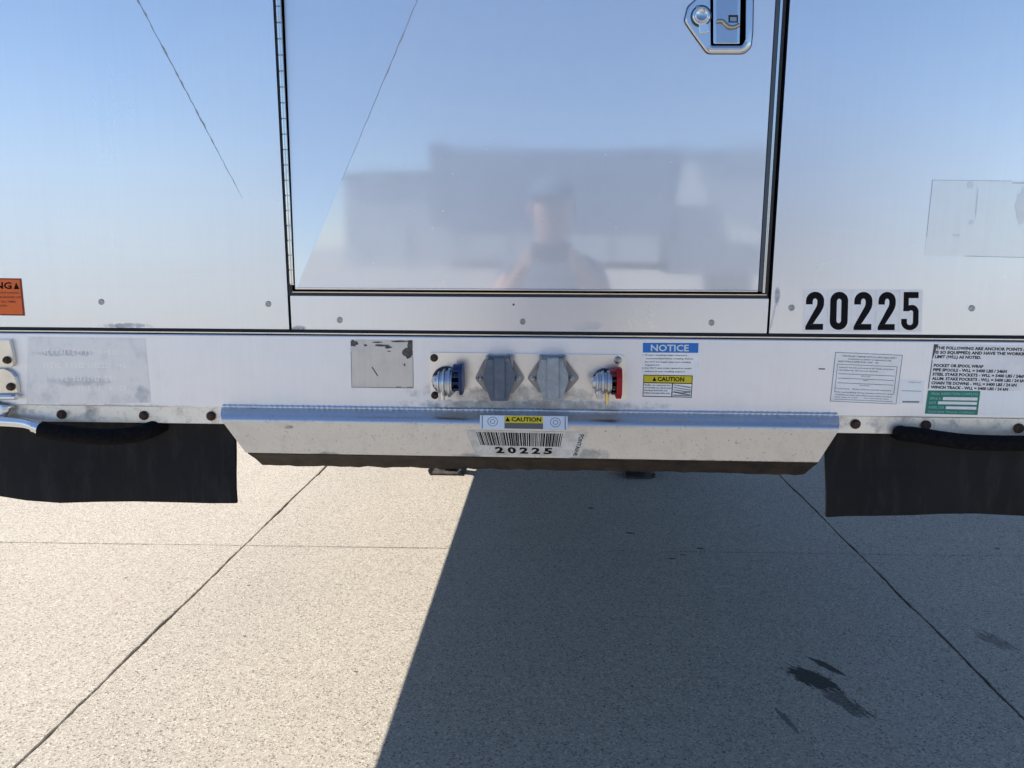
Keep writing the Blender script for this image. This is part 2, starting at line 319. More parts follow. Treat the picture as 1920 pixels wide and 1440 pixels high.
# ------------------------------------------------------------------ ground
def structure(o): o['kind'] = 'structure'; return o
bm = bmesh.new(); R_ = 1500
bm.faces.new([bm.verts.new(v) for v in ((-R_, -R_, -0.03), (R_, -R_, -0.03), (R_, R_, -0.03), (-R_, R_, -0.03))])
ground = structure(from_bm('ground', bm, mat['farground']))
pave = bpy.data.objects.new('pavement', None); COL.objects.link(pave); structure(pave)
SKEW = 0.0235; X0, SX, Y0, SY = -1.517, 3.143, 2.155, 3.15
def skew(x, y): return (x, y+SKEW*x)
def slab_mesh(i, j, nseg, unique):
    r = random.Random(i*77+j*13 if unique else 5)
    x0, x1, y0, y1 = X0+i*SX, X0+(i+1)*SX, Y0+j*SY, Y0+(j+1)*SY
    if not unique: x0, x1, y0, y1 = 0, SX, 0, SY
    def edge(a, b, inward, gap, amp):
        out = []; ph = r.uniform(0, 9); wv = 0
        for k in range(nseg):
            t = k/nseg; wv = wv*0.7+r.uniform(-1, 1)*amp
            d = gap+max(-gap*0.6, wv+amp*0.8*math.sin(t*23+ph)) if 0 < k else gap
            out.append((a[0]+(b[0]-a[0])*t+inward[0]*d, a[1]+(b[1]-a[1])*t+inward[1]*d))
        return out
    gl, gc = 0.0038, 0.0030
    loop = edge((x0, y0), (x1, y0), (0, 1), gc, 0.0008)+edge((x1, y0), (x1, y1), (-1, 0), gl, 0.0030)+edge((x1, y1), (x0, y1), (0, -1), gc, 0.0008)+edge((x0, y1), (x0, y0), (1, 0), gl, 0.0030)
    cx, cy = (x0+x1)/2, (y0+y1)/2
    def ins(p, d):
        return (p[0]+(d if p[0] < cx else -d) if abs(abs(p[0]-cx)-SX/2) < 0.05 else p[0], p[1]+(d if p[1] < cy else -d) if abs(abs(p[1]-cy)-SY/2) < 0.05 else p[1])
    bm = bmesh.new()
    top = [bm.verts.new((*skew(*ins(p, 0.003)), 0.0)) for p in loop]; lip = [bm.verts.new((*skew(*p), -0.003)) for p in loop]
    bot = [bm.verts.new((*skew(*p), -0.06)) for p in loop]; q = len(loop)
    bm.faces.new(top)
    for k in range(q):
        a = (k+1) % q
        bm.faces.new((top[k], lip[k], lip[a], top[a])); bm.faces.new((lip[k], bot[k], bot[a], lip[a]))
    bmesh.ops.recalc_face_normals(bm, faces=bm.faces)
    if bm.faces[0].normal.z < 0: bmesh.ops.reverse_faces(bm, faces=bm.faces)
    me = bpy.data.meshes.new('concrete_slab'); bm.to_mesh(me); bm.free(); me.materials.append(mat['concrete' if unique else 'plain_concrete']); return me
plain = slab_mesh(0, 0, 3, False)
for i in range(-5, 6):
    for j in range(-8, 5):
        near = -1 <= i <= 1 and -1 <= j <= 0
        o = link('concrete_slab', slab_mesh(i, j, 110, True) if near else plain, None, pave)
        if not near: xx, yy = X0+i*SX, Y0+j*SY; o.location = (xx, yy+SKEW*xx, 0)
for i in range(-5, 7):
    x = X0+i*SX
    mk('joint_filler', [(x-0.02, Y0-8*SY+SKEW*x, -0.0135), (x+0.02, Y0-8*SY+SKEW*x, -0.0135), (x+0.02, Y0+5*SY+SKEW*x, -0.0135), (x-0.02, Y0+5*SY+SKEW*x, -0.0135)], [(0, 1, 2, 3)], mat['joint'], pave)
for j in range(-8, 6):
    y = Y0+j*SY; xa, xb = X0-5*SX, X0+6*SX
    mk('joint_filler', [(xa, y-0.02+SKEW*xa, -0.011), (xb, y-0.02+SKEW*xb, -0.011), (xb, y+0.02+SKEW*xb, -0.011), (xa, y+0.02+SKEW*xa, -0.011)], [(0, 1, 2, 3)], mat['joint'], pave)

# ------------------------------------------------------------------ trailer
T = bpy.data.objects.new('flatbed_trailer', None); COL.objects.link(T)
T['label'] = 'aluminium flatbed trailer front with polished door, couplings and number 20225'; T['category'] = 'trailer'
HW = 1.295; TOP = 3.95
zpb = F(960, 621.5).z          # bottom edge of panels
zr1 = F(960, 632.6, -0.006).z  # top of rail face
zr0 = F(960, 773, -0.006).z    # bottom of rail face
zs0 = (F(200, 794, 0.002).z+F(1750, 812, 0.002).z)/2
xdl = F(543, 548).x; xdr = F(1443, 553).x
ztop_strip = F(990, 557).z     # top of strip under the door
# structural body behind the skin (keeps the bulkhead a closed box)
box('bulkhead_core', -HW+0.004, HW-0.004, 0.052, 0.075, zpb-0.02, TOP, mat['black'], T)
box('side_panel', -HW, xdl-0.0045, 0.0, 0.051, zpb, TOP, mat['panel'], T, b=0.0008)
box('side_panel', xdr+0.0035, HW, 0.0, 0.051, zpb, TOP, mat['panel'], T, b=0.0008)
box('sill_panel', xdl+0.0005, xdr-0.001, 0.0, 0.051, zpb, ztop_strip, mat['panel'], T, b=0.0008)
ZD = 2.95
box('header_panel', xdl+0.0005, xdr-0.001, 0.0, 0.051, ZD+0.02, TOP, mat['panel'], T, b=0.0008)
# sealant and lips between panels and rail
extrude_x('lower_trim', [(0.012, zpb-0.002), (0.004, zpb-0.0035), (-0.004, F(960, 626.5, -0.004).z), (-0.0085, F(960, 627.3, -0.008).z), (-0.0085, F(960, 629.5, -0.008).z), (0.012, F(960, 630, -0.004).z)], -HW, HW, mat['trim'], T)
extrude_x('rail_groove', [(-0.003, F(960, 629.6, -0.003).z), (-0.003, zr1+0.0002), (0.011, zr1+0.0002), (0.011, F(960, 629.6, -0.003).z)], -HW+0.003, HW-0.003, mat['black'], T)
extrude_x('gap_sealant', [(0.011, zpb+0.003), (0.0025, zpb+0.0005), (-0.0035, zpb-0.0018), (-0.0048, F(960, 625.9, -0.0048).z), (0.011, F(960, 628, 0).z)], -HW+0.002, HW-0.002, mat['black'], T)
# door opening: dark seal, frame strips, hinge, door skin with a fold
zdb = F(990, 543).z; dxr_ = F(1421, 545, -0.004).x
box('door_seal', xdl+0.002, xdr-0.002, 0.046, 0.0515, ztop_strip+0.002, ZD+0.02, mat['seal'], T)
for za, zb in ((ztop_strip-0.004, F(990, 548.4).z),): box('sill_seal', xdl+0.002, xdr-0.002, 0.004, 0.0458, za, zb, mat['seal'], T)
box('jamb_seal', dxr_+0.0095, xdr-0.002, 0.0042, 0.0458, ztop_strip, ZD+0.02, mat['seal'], T)
box('jamb_seal', xdl-0.004, xdl+0.0045, 0.0042, 0.0458, ztop_strip, ZD+0.02, mat['seal'], T)
extrude_x('sill_lip', [(0.0035, F(990, 551.8, 0).z), (-0.001, F(990, 551.0, 0).z), (-0.002, F(990, 549.3, 0).z), (0.0035, F(990, 548.8, 0).z)], xdl+0.006, xdr-0.006, mat['trim'], T)
box('door_jamb', F(1429.5, 540).x+0.0, F(1434, 540).x, -0.003, 0.0035, F(1430, 549).z, ZD, mat['chrome'], T, b=0.0006)
DY = -0.004
def dw(px, py): q = F(px, py, DY); return (q.x, q.z)
dxl = F(553.5, 540, DY).x; dxr = F(1421, 545, DY).x; dzb = F(990, 543.5, DY).z
A = dw(556, 541); B_ = dw(783, 0); k = (ZD-A[1])/(B_[1]-A[1]); Btop = (A[0]+(B_[0]-A[0])*k, ZD)
ax = Vector((Btop[0]-A[0], 0, Btop[1]-A[1])).normalized(); perp = Vector((-ax.z, 0, ax.x)); TILT = math.tan(math.radians(6.8))
def fold(x, z):
    d = (Vector((x, 0, z))-Vector((A[0], 0, A[1]))).dot(perp)
    return DY+max(0, min(d, 0.34))*TILT
bm = bmesh.new()
pts = {'bl': (dxl, dzb), 'A': (A[0], dzb), 'br': (dxr, dzb), 'tr': (dxr, ZD), 'C': Btop, 'tl': (dxl, ZD)}
V = {q: bm.verts.new((x, fold(x, z), z)) for q, (x, z) in pts.items()}
bm.faces.new([V[q] for q in ('A', 'br', 'tr', 'C')]); bm.faces.new([V[q] for q in ('bl', 'A', 'C', 'tl')])
# folded edges running back to the frame
W = {q: bm.verts.new((pts[q][0]+(-0.0005 if q in ('bl', 'tl') else 0), 0.0455, pts[q][1])) for q in pts}
ring = ['bl', 'A', 'br', 'tr', 'C', 'tl']
for a, b in zip(ring, ring[1:]+ring[:1]): bm.faces.new((V[a], V[b], W[b], W[a]))
door = from_bm('door', bm, mat['door'], T)
mat['bevel'] = M('painted_dark_reflection', (0.055, 0.07, 0.09), 0.35)  # door edge flange: its dark reflection is painted into the base colour
box('edge_flange', dxr+0.0015, F(1428.5, 540).x, -0.0045, 0.0038, dzb-0.001, ZD, mat['bevel'], door, b=0.001)
box('bottom_edge', dxl+0.001, dxr-0.001, -0.0062, -0.0005, dzb-0.0015, F(990, 541.6, DY).z, mat['chrome'], door, b=0.0008)
# fold seam: dotted weld marks showing through the sheet
mat['seam'] = alum('weld_mark', (0.46, 0.46, 0.47), 0.5, dirt=0.7, dirtcol=(0.16, 0.155, 0.15))
def seam(p, q, wd, y, yf, parent, n=46):
    bm = bmesh.new(); d = (Vector((q[0]-p[0], 0, q[1]-p[1]))); nrm = Vector((-d.z, 0, d.x)).normalized(); rows = []
    for k in range(n+1):
        t = k/n; c = Vector((p[0], y+yf(t), p[1]))+d*t; c += nrm*rnd.uniform(-1, 1)*0.0007; h = wd*rnd.choice((0.25, 0.4, 0.6, 1.2))*(1-0.9*max(0, t-0.75)/0.25)*0.5
        rows.append((bm.verts.new(c-nrm*h), bm.verts.new(c+nrm*h), bm.verts.new(c+Vector((0, -0.0006, 0)))))
    for a, b in zip(rows, rows[1:]): bm.faces.new((a[0], b[0], b[2], a[2])); bm.faces.new((a[2], b[2], b[1], a[1]))
    return from_bm('weld_seam', bm, mat['seam'], parent)
seam((Btop[0], Btop[1]), dw(640, 340), 0.0030, DY-0.0006, lambda t: 0, door, 90)
e0 = F(455, 372, 0); e1 = F(258, 0, 0); kk = 1.9
seam((e0.x+(e1.x-e0.x)*kk, e0.z+(e1.z-e0.z)*kk), (e0.x, e0.z), 0.0034, -0.0006, lambda t: 0, T, 90)
# piano hinge
hx0, hx1 = F(527.5, 0, 0).x, F(531, 540).x
hxc = F(541.5, 400).x; hb = F(541, 534).z
hinge = box('piano_hinge', hxc-0.004, hxc+0.004, 0.0, 0.0038, hb, ZD, mat['trim'], T)
kl = 0.0288; z = hb+0.001; kn = None
while z < ZD-kl:
    if kn is None:
        bm = bmesh.new(); add_tube(bm, [(0, 0, 0.0006), (0, 0, 0.0012), (0, 0, kl-0.0012), (0, 0, kl-0.0006)], [0.0038, 0.0046, 0.0046, 0.0038], 14)
        kn = from_bm('hinge_knuckle', bm, mat['trim'], hinge, 40); o = kn
    else:
        o = kn.copy(); COL.objects.link(o); o.parent = hinge
    o.location = (hxc+rnd.uniform(-1, 1)*0.0001, -0.0015, z); z += kl
# screws on the sheet
def screw(px, py, Y=0.0):
    p = F(px, py, Y); o = lathe_y('screw', p.x, Y, p.z, [(0.0062, 0.0), (0.0060, -0.0012), (0.0048, -0.0021), (0.0030, -0.0021), (0.0024, -0.0012), (0, -0.0012)], mat['zinc'], T, 16, 30); return o
for q in ((190, 566), (503, 570), (637, 600), (980, 603), (1334, 605), (1484, 577), (1822, 578)): screw(*q)
p = F(963, 571); lathe_y('plugged_hole', p.x, 0, p.z, [(0.0022, -0.0003), (0, -0.0005)], mat['black'], T, 10)
# rail
extrude_x('front_rail', [(-0.006, zr0+0.001), (-0.007, zr0+0.003), (-0.007, zr1-0.002), (-0.006, zr1), (0.074, zr1), (0.074, zr0), (0.004, zr0)], -HW, HW, mat['rail'], T)
extrude_x('bottom_flange', [(0.001, zr0-0.0005), (0.0, zs0+0.001), (0.001, zs0), (0.06, zs0), (0.06, zr0-0.0005)], -HW+0.001, HW-0.001, mat['strip'], T)
def bolt(px, py, Y, r=0.0098, parent=T, m='rust'):
    p = F(px, py, Y); bm = bmesh.new()
    add_lathe_y(bm, p.x, Y, p.z, [(r, 0), (r, -0.0022), (r*0.93, -0.003), (r*0.8, -0.0036), (r*0.78, -0.0065), (r*0.6, -0.0085), (0, -0.0092)], 18)
    return from_bm('bolt', bm, mat[m], parent, 35)
for q in ((116, 777), (270, 779), (396, 780), (1604, 795), (1736, 797), (1910, 803), (-40, 776)): bolt(*q, 0.0)
# nose plate over the pickup plate
def row(px_l, px_r, py, Y):
    z = F(985, py, Y).z; return (F(px_l, py-8, Y).x, F(px_r, py+8, Y).x, Y, z)
rows = [row(416, 1572, 770.5, -0.0072), row(415, 1573, 774.5, -0.014), row(414, 1573.5, 780, -0.029), row(413.5, 1574, 785, -0.0405), row(414, 1574, 788, -0.0455), row(415, 1573.5, 791.5, -0.049), row(415.5, 1573, 795, -0.0505), row(416.5, 1572.5, 798.5, -0.0508), row(420, 1569.5, 803, -0.0500), row(461, 1534, 857.5, -0.036)]
z_in = rows[-1][3]
bm = bmesh.new(); NX = 40; gr = []
for xl, xr, Y, z in rows:
    gr.append([bm.verts.new((xl+(xr-xl)*k/NX, Y, z)) for k in range(NX+1)])
for a, c in zip(gr, gr[1:]):
    for k in range(NX): bm.faces.new((a[k], a[k+1], c[k+1], c[k]))
xl, xr, Y, z = rows[-1]; bk = [bm.verts.new((xl+(xr-xl)*k/NX, Y+0.006, z-0.001)) for k in range(NX+1)]
for k in range(NX): bm.faces.new((gr[-1][k], gr[-1][k+1], bk[k+1], bk[k]))
nose = from_bm('nose_plate', bm, mat['nose'], T, 50)
for side in (0, -1):                                          # end cheeks
    sx = 1 if side == 0 else -1
    vs = [g[side].co.copy() for g in gr] if False else [(rows[i][0 if side == 0 else 1], rows[i][2], rows[i][3]) for i in range(len(rows))]
    vs = vs+[(vs[-1][0], 0.03, vs[-1][2]), (vs[0][0], 0.03, vs[0][2])]
    bm = bmesh.new(); f = bm.faces.new([bm.verts.new((v[0]+sx*0.0006, v[1], v[2])) for v in vs])
    from_bm('end_cheek', bm, mat['nose'], nose)
mat['weld'] = alum('weld_bead', (0.66, 0.68, 0.70), 0.30, dirt=0.25, dirtcol=(0.3, 0.28, 0.25))
bm = bmesh.new(); NB = 420; xl, xr, Y, z = rows[0]; ring = []
for k in range(NB+1):
    t = k/NB; x = xl+0.003+(xr-xl-0.006)*t; r = 0.0046+0.0006*math.sin(k*1.7)+rnd.uniform(-1, 1)*0.0004
    ring.append([bm.verts.new((x, -0.0068-math.sin(a)*r*1.1, z+0.001+math.cos(a)*r)) for a in [math.pi*q/6 for q in range(7)]])
for a, c in zip(ring, ring[1:]):
    for q in range(6): bm.faces.new((a[q], a[q+1], c[q+1], c[q]))
from_bm('weld_bead', bm, mat['weld'], nose, True)
# steel pickup plate under the nose, bent up at the front
l1 = row(465, 1533, 859.5, -0.030); l2 = row(492, 1507, 880.5, 0.012)
zpl = l2[3]
bm = bmesh.new(); n_ = 60; gr = []
for (xl, xr, Y, z), jit in ((l1, 0.0), (((l1[0]+l2[0])/2, (l1[1]+l2[1])/2, -0.006, (l1[3]+l2[3])/2), 0.0012), (l2, 0.0016), ((l2[0], l2[1], 1.25, zpl), 0)):
    gr.append([bm.verts.new((xl+(xr-xl)*k/n_, Y+rnd.uniform(-1, 1)*jit, z+rnd.uniform(-1, 1)*jit)) for k in range(n_+1)])
gr.append([bm.verts.new((l2[0]+(l2[1]-l2[0])*k/n_, 1.25, zr0)) for k in range(n_+1)])
gr.append([bm.verts.new((l1[0]+(l1[1]-l1[0])*k/n_, -0.028, l1[3]+0.010)) for k in range(n_+1)])
for a, c in zip(gr, gr[1:]+gr[:1]):
    for k in range(n_): bm.faces.new((a[k], a[k+1], c[k+1], c[k]))
bm.faces.new([g[0] for g in gr]); bm.faces.new([g[-1] for g in gr][::-1])
from_bm('pickup_plate', bm, mat['pickup'], T, 30)
bm = bmesh.new(); add_tube(bm, [(0, 0.92, zpl-0.001), (0, 0.92, zpl-0.03), (0, 0.92, zpl-0.032), (0, 0.92, zpl-0.075), (0, 0.92, zpl-0.077), (0, 0.92, zpl-0.095)], [0.036, 0.036, 0.025, 0.025, 0.036, 0.036], 20)
from_bm('kingpin', bm, mat['pickup'], T, 40)
# rubber flaps
def flap(name, pts, Y):
    q = [F(x, y, Y) for x, y in pts]; bm = bmesh.new(); n = len(q)//2; f = []
    NZ = 6; cols = []
    for k in range(n):                                       # pts: n along the top then n along the bottom, both left to right
        t, b = q[k], q[n+k]; c = []
        for i in range(NZ+1):
            v = t.lerp(b, i/NZ); v.y = Y+0.012*(i/NZ)*math.sin(k*1.3+0.5)+0.006*math.sin(i*0.9); c.append((bm.verts.new(v), bm.verts.new(v+Vector((0, 0.008, 0)))))
        cols.append(c)
    for a, c in zip(cols, cols[1:]):
        for i in range(NZ):
            bm.faces.new((a[i][0], c[i][0], c[i+1][0], a[i+1][0])); bm.faces.new((a[i][1], a[i+1][1], c[i+1][1], c[i][1]))
        bm.faces.new((a[NZ][0], c[NZ][0], c[NZ][1], a[NZ][1])); bm.faces.new((a[0][0], a[0][1], c[0][1], c[0][0]))
    for c in (cols[0], cols[-1]):
        for i in range(NZ): bm.faces.new((c[i][0], c[i+1][0], c[i+1][1], c[i][1]))
    return from_bm(name, bm, mat['rubber'], T, 45)
tl = [(-250, 770), (-100, 770), (0, 772), (60, 772), (120, 774), (180, 775), (250, 776), (330, 778), (400, 780), (436, 780)]
bl = [(-250, 905), (-100, 918), (0, 929), (60, 934), (120, 940), (180, 942), (250, 942), (330, 940), (400, 939), (446.5, 941)]
flap('rubber_flap', tl+bl, 0.022)
tr_ = [(1551, 790), (1590, 790), (1640, 792), (1700, 793), (1760, 794), (1830, 795), (1920, 797), (2050, 799), (2200, 800)]
br_ = [(1550, 970), (1590, 970), (1640, 966), (1700, 961), (1760, 960), (1830, 964), (1920, 969), (2050, 975), (2200, 975)]
flap('rubber_flap', tr_+br_, 0.022)
# grab handles
gh = tube('grab_handle', spline([F(-160, 788, -0.012), F(-60, 788, -0.020), F(0, 790, -0.022), F(42, 793, -0.024), F(62, 798, -0.028), F(80, 806, -0.030)]), 0.0112, mat['chrome'], T, 16)
tube('grip_sleeve', spline([F(79, 806, -0.029), F(110, 811, -0.033), F(150, 816, -0.035), F(200, 819, -0.034), F(250, 815, -0.022), F(285, 805, -0.002), F(314, 790, 0.05)]), 0.0172, mat['grip'], gh, 20)
tube('handle_ferrule', spline([F(64, 800, -0.0285), F(72, 802, -0.029), F(80, 805, -0.030)]), [0.0125]*8+[0.0138]*9, mat['chrome'], gh, 16)
gh2 = tube('grab_handle', spline([F(1676, 806, 0.050), F(1692, 813, -0.012), F(1715, 815, -0.030), F(1760, 822, -0.040), F(1820, 829, -0.043), F(1900, 831, -0.043), F(2000, 831, -0.040), F(2090, 826, -0.03), F(2120, 820, 0.05)]), 0.0152, mat['grip'], T, 20)
bm = bmesh.new(); q = F(2040, 831, -0.0385); bmesh.ops.create_circle(bm, segments=4, radius=0.001); bm.free()
# bracket plates at the left edge
mat['bracket'] = alum('bracket_plate', (0.75, 0.72, 0.66), 0.35, dirt=0.3, dirtcol=(0.45, 0.42, 0.36))
b1 = pxprism('upper_bracket', [(-90, 640), (10, 639), (17, 636.5), (20, 650), (24, 668), (25, 682), (22, 688), (-90, 689)], -0.016, 0.0085, mat['bracket'], T, b=0.0012)
b2 = pxprism('lower_bracket', [(-90, 691), (8, 691), (20, 697), (28, 707), (32, 722), (33, 737), (-90, 741)], -0.016, 0.0085, mat['bracket'], T, b=0.0012)
bolt(14, 675, -0.016, 0.0080, b1); bolt(21, 725, -0.016, 0.0085, b2)
extrude_x('bracket_tube', [(-0.016+0.007*math.cos(a)-0.004, F(10, 744, -0.018).z+0.0055*math.sin(a)) for a in [2*math.pi*k/14 for k in range(14)]], F(-90, 744, -0.018).x, F(32, 744, -0.018).x, mat['chrome'], b2, smooth=40)
bm = bmesh.new(); bmesh.ops.create_icosphere(bm, subdivisions=3, radius=1.0); c0 = F(2, 766, -0.010)
for v in bm.verts:
    s = 1+0.22*math.sin(v.co.x*5+v.co.z*4)*math.cos(v.co.z*6+1); v.co = Vector((c0.x+v.co.x*0.027*s, c0.y+v.co.y*0.014*s, c0.z+v.co.z*0.0165*s))
from_bm('weld_lump', bm, mat['weld'], T, True)

# ------------------------------------------------------------------ coupling plate, sockets, air couplings
def rounded(pts, r, n=4):
    out = []; m = len(pts)
    for i in range(m):
        p0, p1, p2 = Vector(pts[i-1]), Vector(pts[i]), Vector(pts[(i+1) % m]); a = p1+(p0-p1).normalized()*r; c = p1+(p2-p1).normalized()*r
        for k in range(n+1):
            t = k/n; out.append(tuple(a*(1-t)**2+p1*2*t*(1-t)+c*t*t))
    return out
PY = -0.011
cp = pxprism('coupling_plate', rounded([(804.5, 661), (1172, 665.5), (1177, 750), (807.5, 749)], 7), PY, 0.0039, mat['plate'], T, b=0.001)
bolt(814, 671, PY, 0.0078, cp); bolt(815.5, 741, PY, 0.0078, cp); bolt(1158.5, 675, PY, 0.0076, cp, 'zinc')
def socket(cx, cover_pts, rib, capm, flange):
    fl = pxprism('trailer_socket', rounded(flange, 6), PY-0.006, 0.0059, mat['socket'], T, b=0.0012)
    c = F(cx, 712, PY-0.006); lathe_y('socket_barrel', c.x, PY-0.0062, c.z, [(0.029, 0), (0.029, -0.022), (0.027, -0.024), (0, -0.024)], mat['socket'], fl, 24)
    Yc = PY-0.031
    cv = pxprism('socket_cover', rounded(cover_pts, 3, 3), Yc, 0.006, mat[capm], fl, b=0.0022)
    x0, x1 = rib; pxprism('cover_rib', [(x0, 671.5), (x1, 671.5), (x1, 748), (x0, 748)], Yc-0.0038, 0.0037, mat[capm], fl, b=0.0012)
    a, b = F(cx-22, 673, PY-0.02), F(cx+22, 673, PY-0.02)
    tube('hinge_pin', [a, b], 0.0046, mat[capm], fl, 12)
    for ex in (-25, 20):
        pxprism('hinge_ear', [(cx+ex, 668), (cx+ex+5, 668), (cx+ex+6, 690), (cx+ex-1, 690)], PY-0.026, 0.0195, mat['socket'], fl, b=0.0008)
    q0_ = F(cx+9, 673, PY-0.026); q1_ = F(cx+19, 673, PY-0.026)
    tube('cover_spring', [q0_.lerp(q1_, k/60)+Vector((0, math.cos(k*0.63)*0.0058, math.sin(k*0.63)*0.0058)) for k in range(61)], 0.0007, mat['zinc'], fl, 6)
    for hx in flange_bolts[cx]:
        p = F(hx, 710, PY-0.006); bm = bmesh.new(); add_lathe_y(bm, p.x, PY-0.006, p.z, [(0.0062, 0), (0.0062, -0.0015), (0.0045, -0.002), (0.0045, -0.0055), (0.003, -0.0065), (0, -0.0068)], 6)
        from_bm('socket_bolt', bm, mat['zinc'], fl)
    return fl
flange_bolts = {936: (901, 970.5), 1036: (1000.5, 1071)}
socket(936, [(912, 674), (957, 674), (958, 687), (965, 700), (965, 716), (957, 735), (952.5, 752.5), (920, 752.5), (914, 735), (907, 716), (907, 700), (911, 687)], (926.5, 946.5), 'cap_dark', [(908, 673), (962, 673), (984, 710), (962, 738), (914, 738), (890, 710)])
socket(1036, [(1014, 674), (1056, 674), (1058, 686), (1065, 700), (1066, 714), (1059, 733), (1055.5, 752.5), (1019, 752.5), (1014, 733), (1007, 714), (1007, 700), (1012, 686)], (1026, 1048), 'cap_light', [(1012, 673), (1060, 673), (1087, 709), (1062, 737), (1012, 737), (988, 709)])
def sph_cyl_x(bm, xc0, xc1, yc, zc, prof, seg=24):            # lathe about an axis along X; prof (t along, radius)
    rings = []
    for t, r in prof:
        x = xc0+(xc1-xc0)*t
        rings.append([bm.verts.new((x, yc+r*math.cos(2*math.pi*k/seg), zc+r*math.sin(2*math.pi*k/seg))) for k in range(seg)])
    for a, c in zip(rings, rings[1:]):
        for k in range(seg): bm.faces.new((a[k], a[(k+1) % seg], c[(k+1) % seg], c[k]))
    bm.faces.new(rings[0][::-1]); bm.faces.new(rings[-1])
mat['cast'] = alum('cast_coupling', (0.50, 0.53, 0.58), 0.36, dirt=0.35, dirtcol=(0.3, 0.28, 0.24))
def gladhand(name, xa, xb, yc, r_px, plate_x, plate_y, pm, stem):
    Y = PY-0.030; s = (1.5+Y)/FPX*1.06; c = F(xa, yc, Y); e = F(xb, yc, Y)
    bm = bmesh.new(); r = r_px*s
    sph_cyl_x(bm, c.x, e.x, Y, c.z, [(-0.05, r*0.30), (-0.05, r*0.46), (0.10, r*0.52), (0.14, r*0.74), (0.24, r*0.80), (0.28, r*0.70), (0.40, r*0.72), (0.44, r*0.93), (0.56, r*0.98), (0.60, r*0.80), (0.72, r*0.80), (0.76, r), (0.90, r), (0.93, r*0.86), (1.0, r*0.86)])
    add_box(bm, c.x+0.006, c.x+(e.x-c.x)*0.50, Y-r*0.35, Y+r*0.30, c.z-r*1.25, c.z-r*0.45); add_box(bm, c.x-0.006, c.x+0.006, Y-r*0.3, Y+r*0.3, c.z-r*0.1, c.z+r*0.42)
    add_tube(bm, [(c.x+(e.x-c.x)*0.5, PY-0.0005, c.z+r*0.3), (c.x+(e.x-c.x)*0.5, Y, c.z+r*0.2)], r*0.52, 16)
    body = from_bm(name, bm, mat['cast'], T, 40)
    q = F((xa+xb)/2+4, yc-4, PY); lathe_y('base_shadow_ring', q.x, PY-0.0001, q.z, [(r*1.02, 0), (r*1.02, -0.006), (r*0.9, -0.009), (r*0.5, -0.009)], mat['seal'], body, 24)  # black ring standing in for the shadow behind the coupling base
    p0 = F(plate_x[0], plate_y[0], Y); p1 = F(plate_x[1], plate_y[1], Y)
    bm = bmesh.new(); zc = (p0.z+p1.z)/2; h = (p0.z-p1.z)/2
    pr = [(Y+0.026, zc+h*0.55), (Y+0.012, zc+h), (Y-0.012, zc+h), (Y-0.024, zc+h*0.5), (Y-0.024, zc-h*0.6), (Y-0.010, zc-h), (Y+0.016, zc-h), (Y+0.026, zc-h*0.5)]
    rows_ = [[bm.verts.new((x, y, z)) for y, z in pr] for x in (p0.x, p1.x)]
    for k in range(8): bm.faces.new((rows_[0][k], rows_[0][(k+1) % 8], rows_[1][(k+1) % 8], rows_[1][k]))
    bm.faces.new(rows_[0][::-1]); bm.faces.new(rows_[1]); bev(bm, 0.0007, 1)
    from_bm('coupling_cover', bm, mat[pm], body, 35)
    bm = bmesh.new()
    for q in (-0.62, -0.2, 0.22, 0.62): add_box(bm, e.x-0.0005, p0.x+0.0005, Y-0.016, Y+0.010, zc+h*q-0.0022, zc+h*q+0.0022)
    from_bm('seal_ring', bm, mat['blue' if pm == 'blue' else 'seal'], body)
    sx, y0, y1, ym = stem
    tube('drain_stem', [F(sx, y0, Y-0.008), F(sx, y1, Y-0.008)], 0.0036, mat[ym], body, 12)
    return body
g1 = gladhand('air_coupling', 817, 849, 717, 26, (862, 868.5), (682, 739), 'blue', (829, 712, 750, 'chrome'))
q = F(858, 690, PY-0.03); box('coupling_tab', q.x-0.008, q.x+0.006, q.y-0.01, q.y+0.01, q.z-0.006, q.z+0.007, mat['blue'], g1, b=0.001)
q0 = F(838, 700, PY-0.03); tube('drain_elbow', [q0, F(842, 742, PY-0.036)], [0.009, 0.006], mat['cast'], g1, 14)
g2 = gladhand('air_coupling', 1113, 1146, 717, 22, (1155.5, 1164), (690, 746), 'red', (1138.5, 724, 757, 'brass'))
q = F(1147, 700, PY-0.03); box('coupling_tab', q.x-0.004, q.x+0.010, q.y-0.01, q.y+0.01, q.z-0.006, q.z+0.007, mat['red'], g2, b=0.001)
q0 = F(1122, 722, PY-0.03); tube('drain_elbow', [q0, F(1122, 739, PY-0.034)], [0.0075, 0.006], mat['cast'], g2, 14)

# ------------------------------------------------------------------ door latch
LY = DY-0.0025
outer = rounded([(1316, -130), (1408, -130), (1414, -100), (1411, 60), (1408, 88), (1395, 100.5), (1326, 100.5), (1300, 65), (1283, 40), (1290, 12), (1300, 4), (1312, -8)], 7)
inner = rounded([(1331, -118), (1400, -118), (1397, 76), (1391, 85), (1333, 85)], 4)
LF = DY-0.0085
def lw(pts, Y, k=0.0):
    c = Vector((1352, 0)); return [F(x+(x-c.x)*k, y+(y-c.y)*k, Y) for x, y in pts]
bm = bmesh.new()
o1 = [bm.verts.new(v) for v in lw(outer, DY-0.0002)]; o2 = [bm.verts.new(v) for v in lw(outer, DY-0.003)]; o3 = [bm.verts.new(v) for v in lw(outer, LF+0.0015, -0.022)]; o4 = [bm.verts.new(v) for v in lw(outer, LF, -0.05)]
i1 = [bm.verts.new(v) for v in lw(inner, LF, 0.035)]; i2 = [bm.verts.new(v) for v in lw(inner, LF+0.0012, 0.01)]; i3 = [bm.verts.new(v) for v in lw(inner, DY-0.0008)]
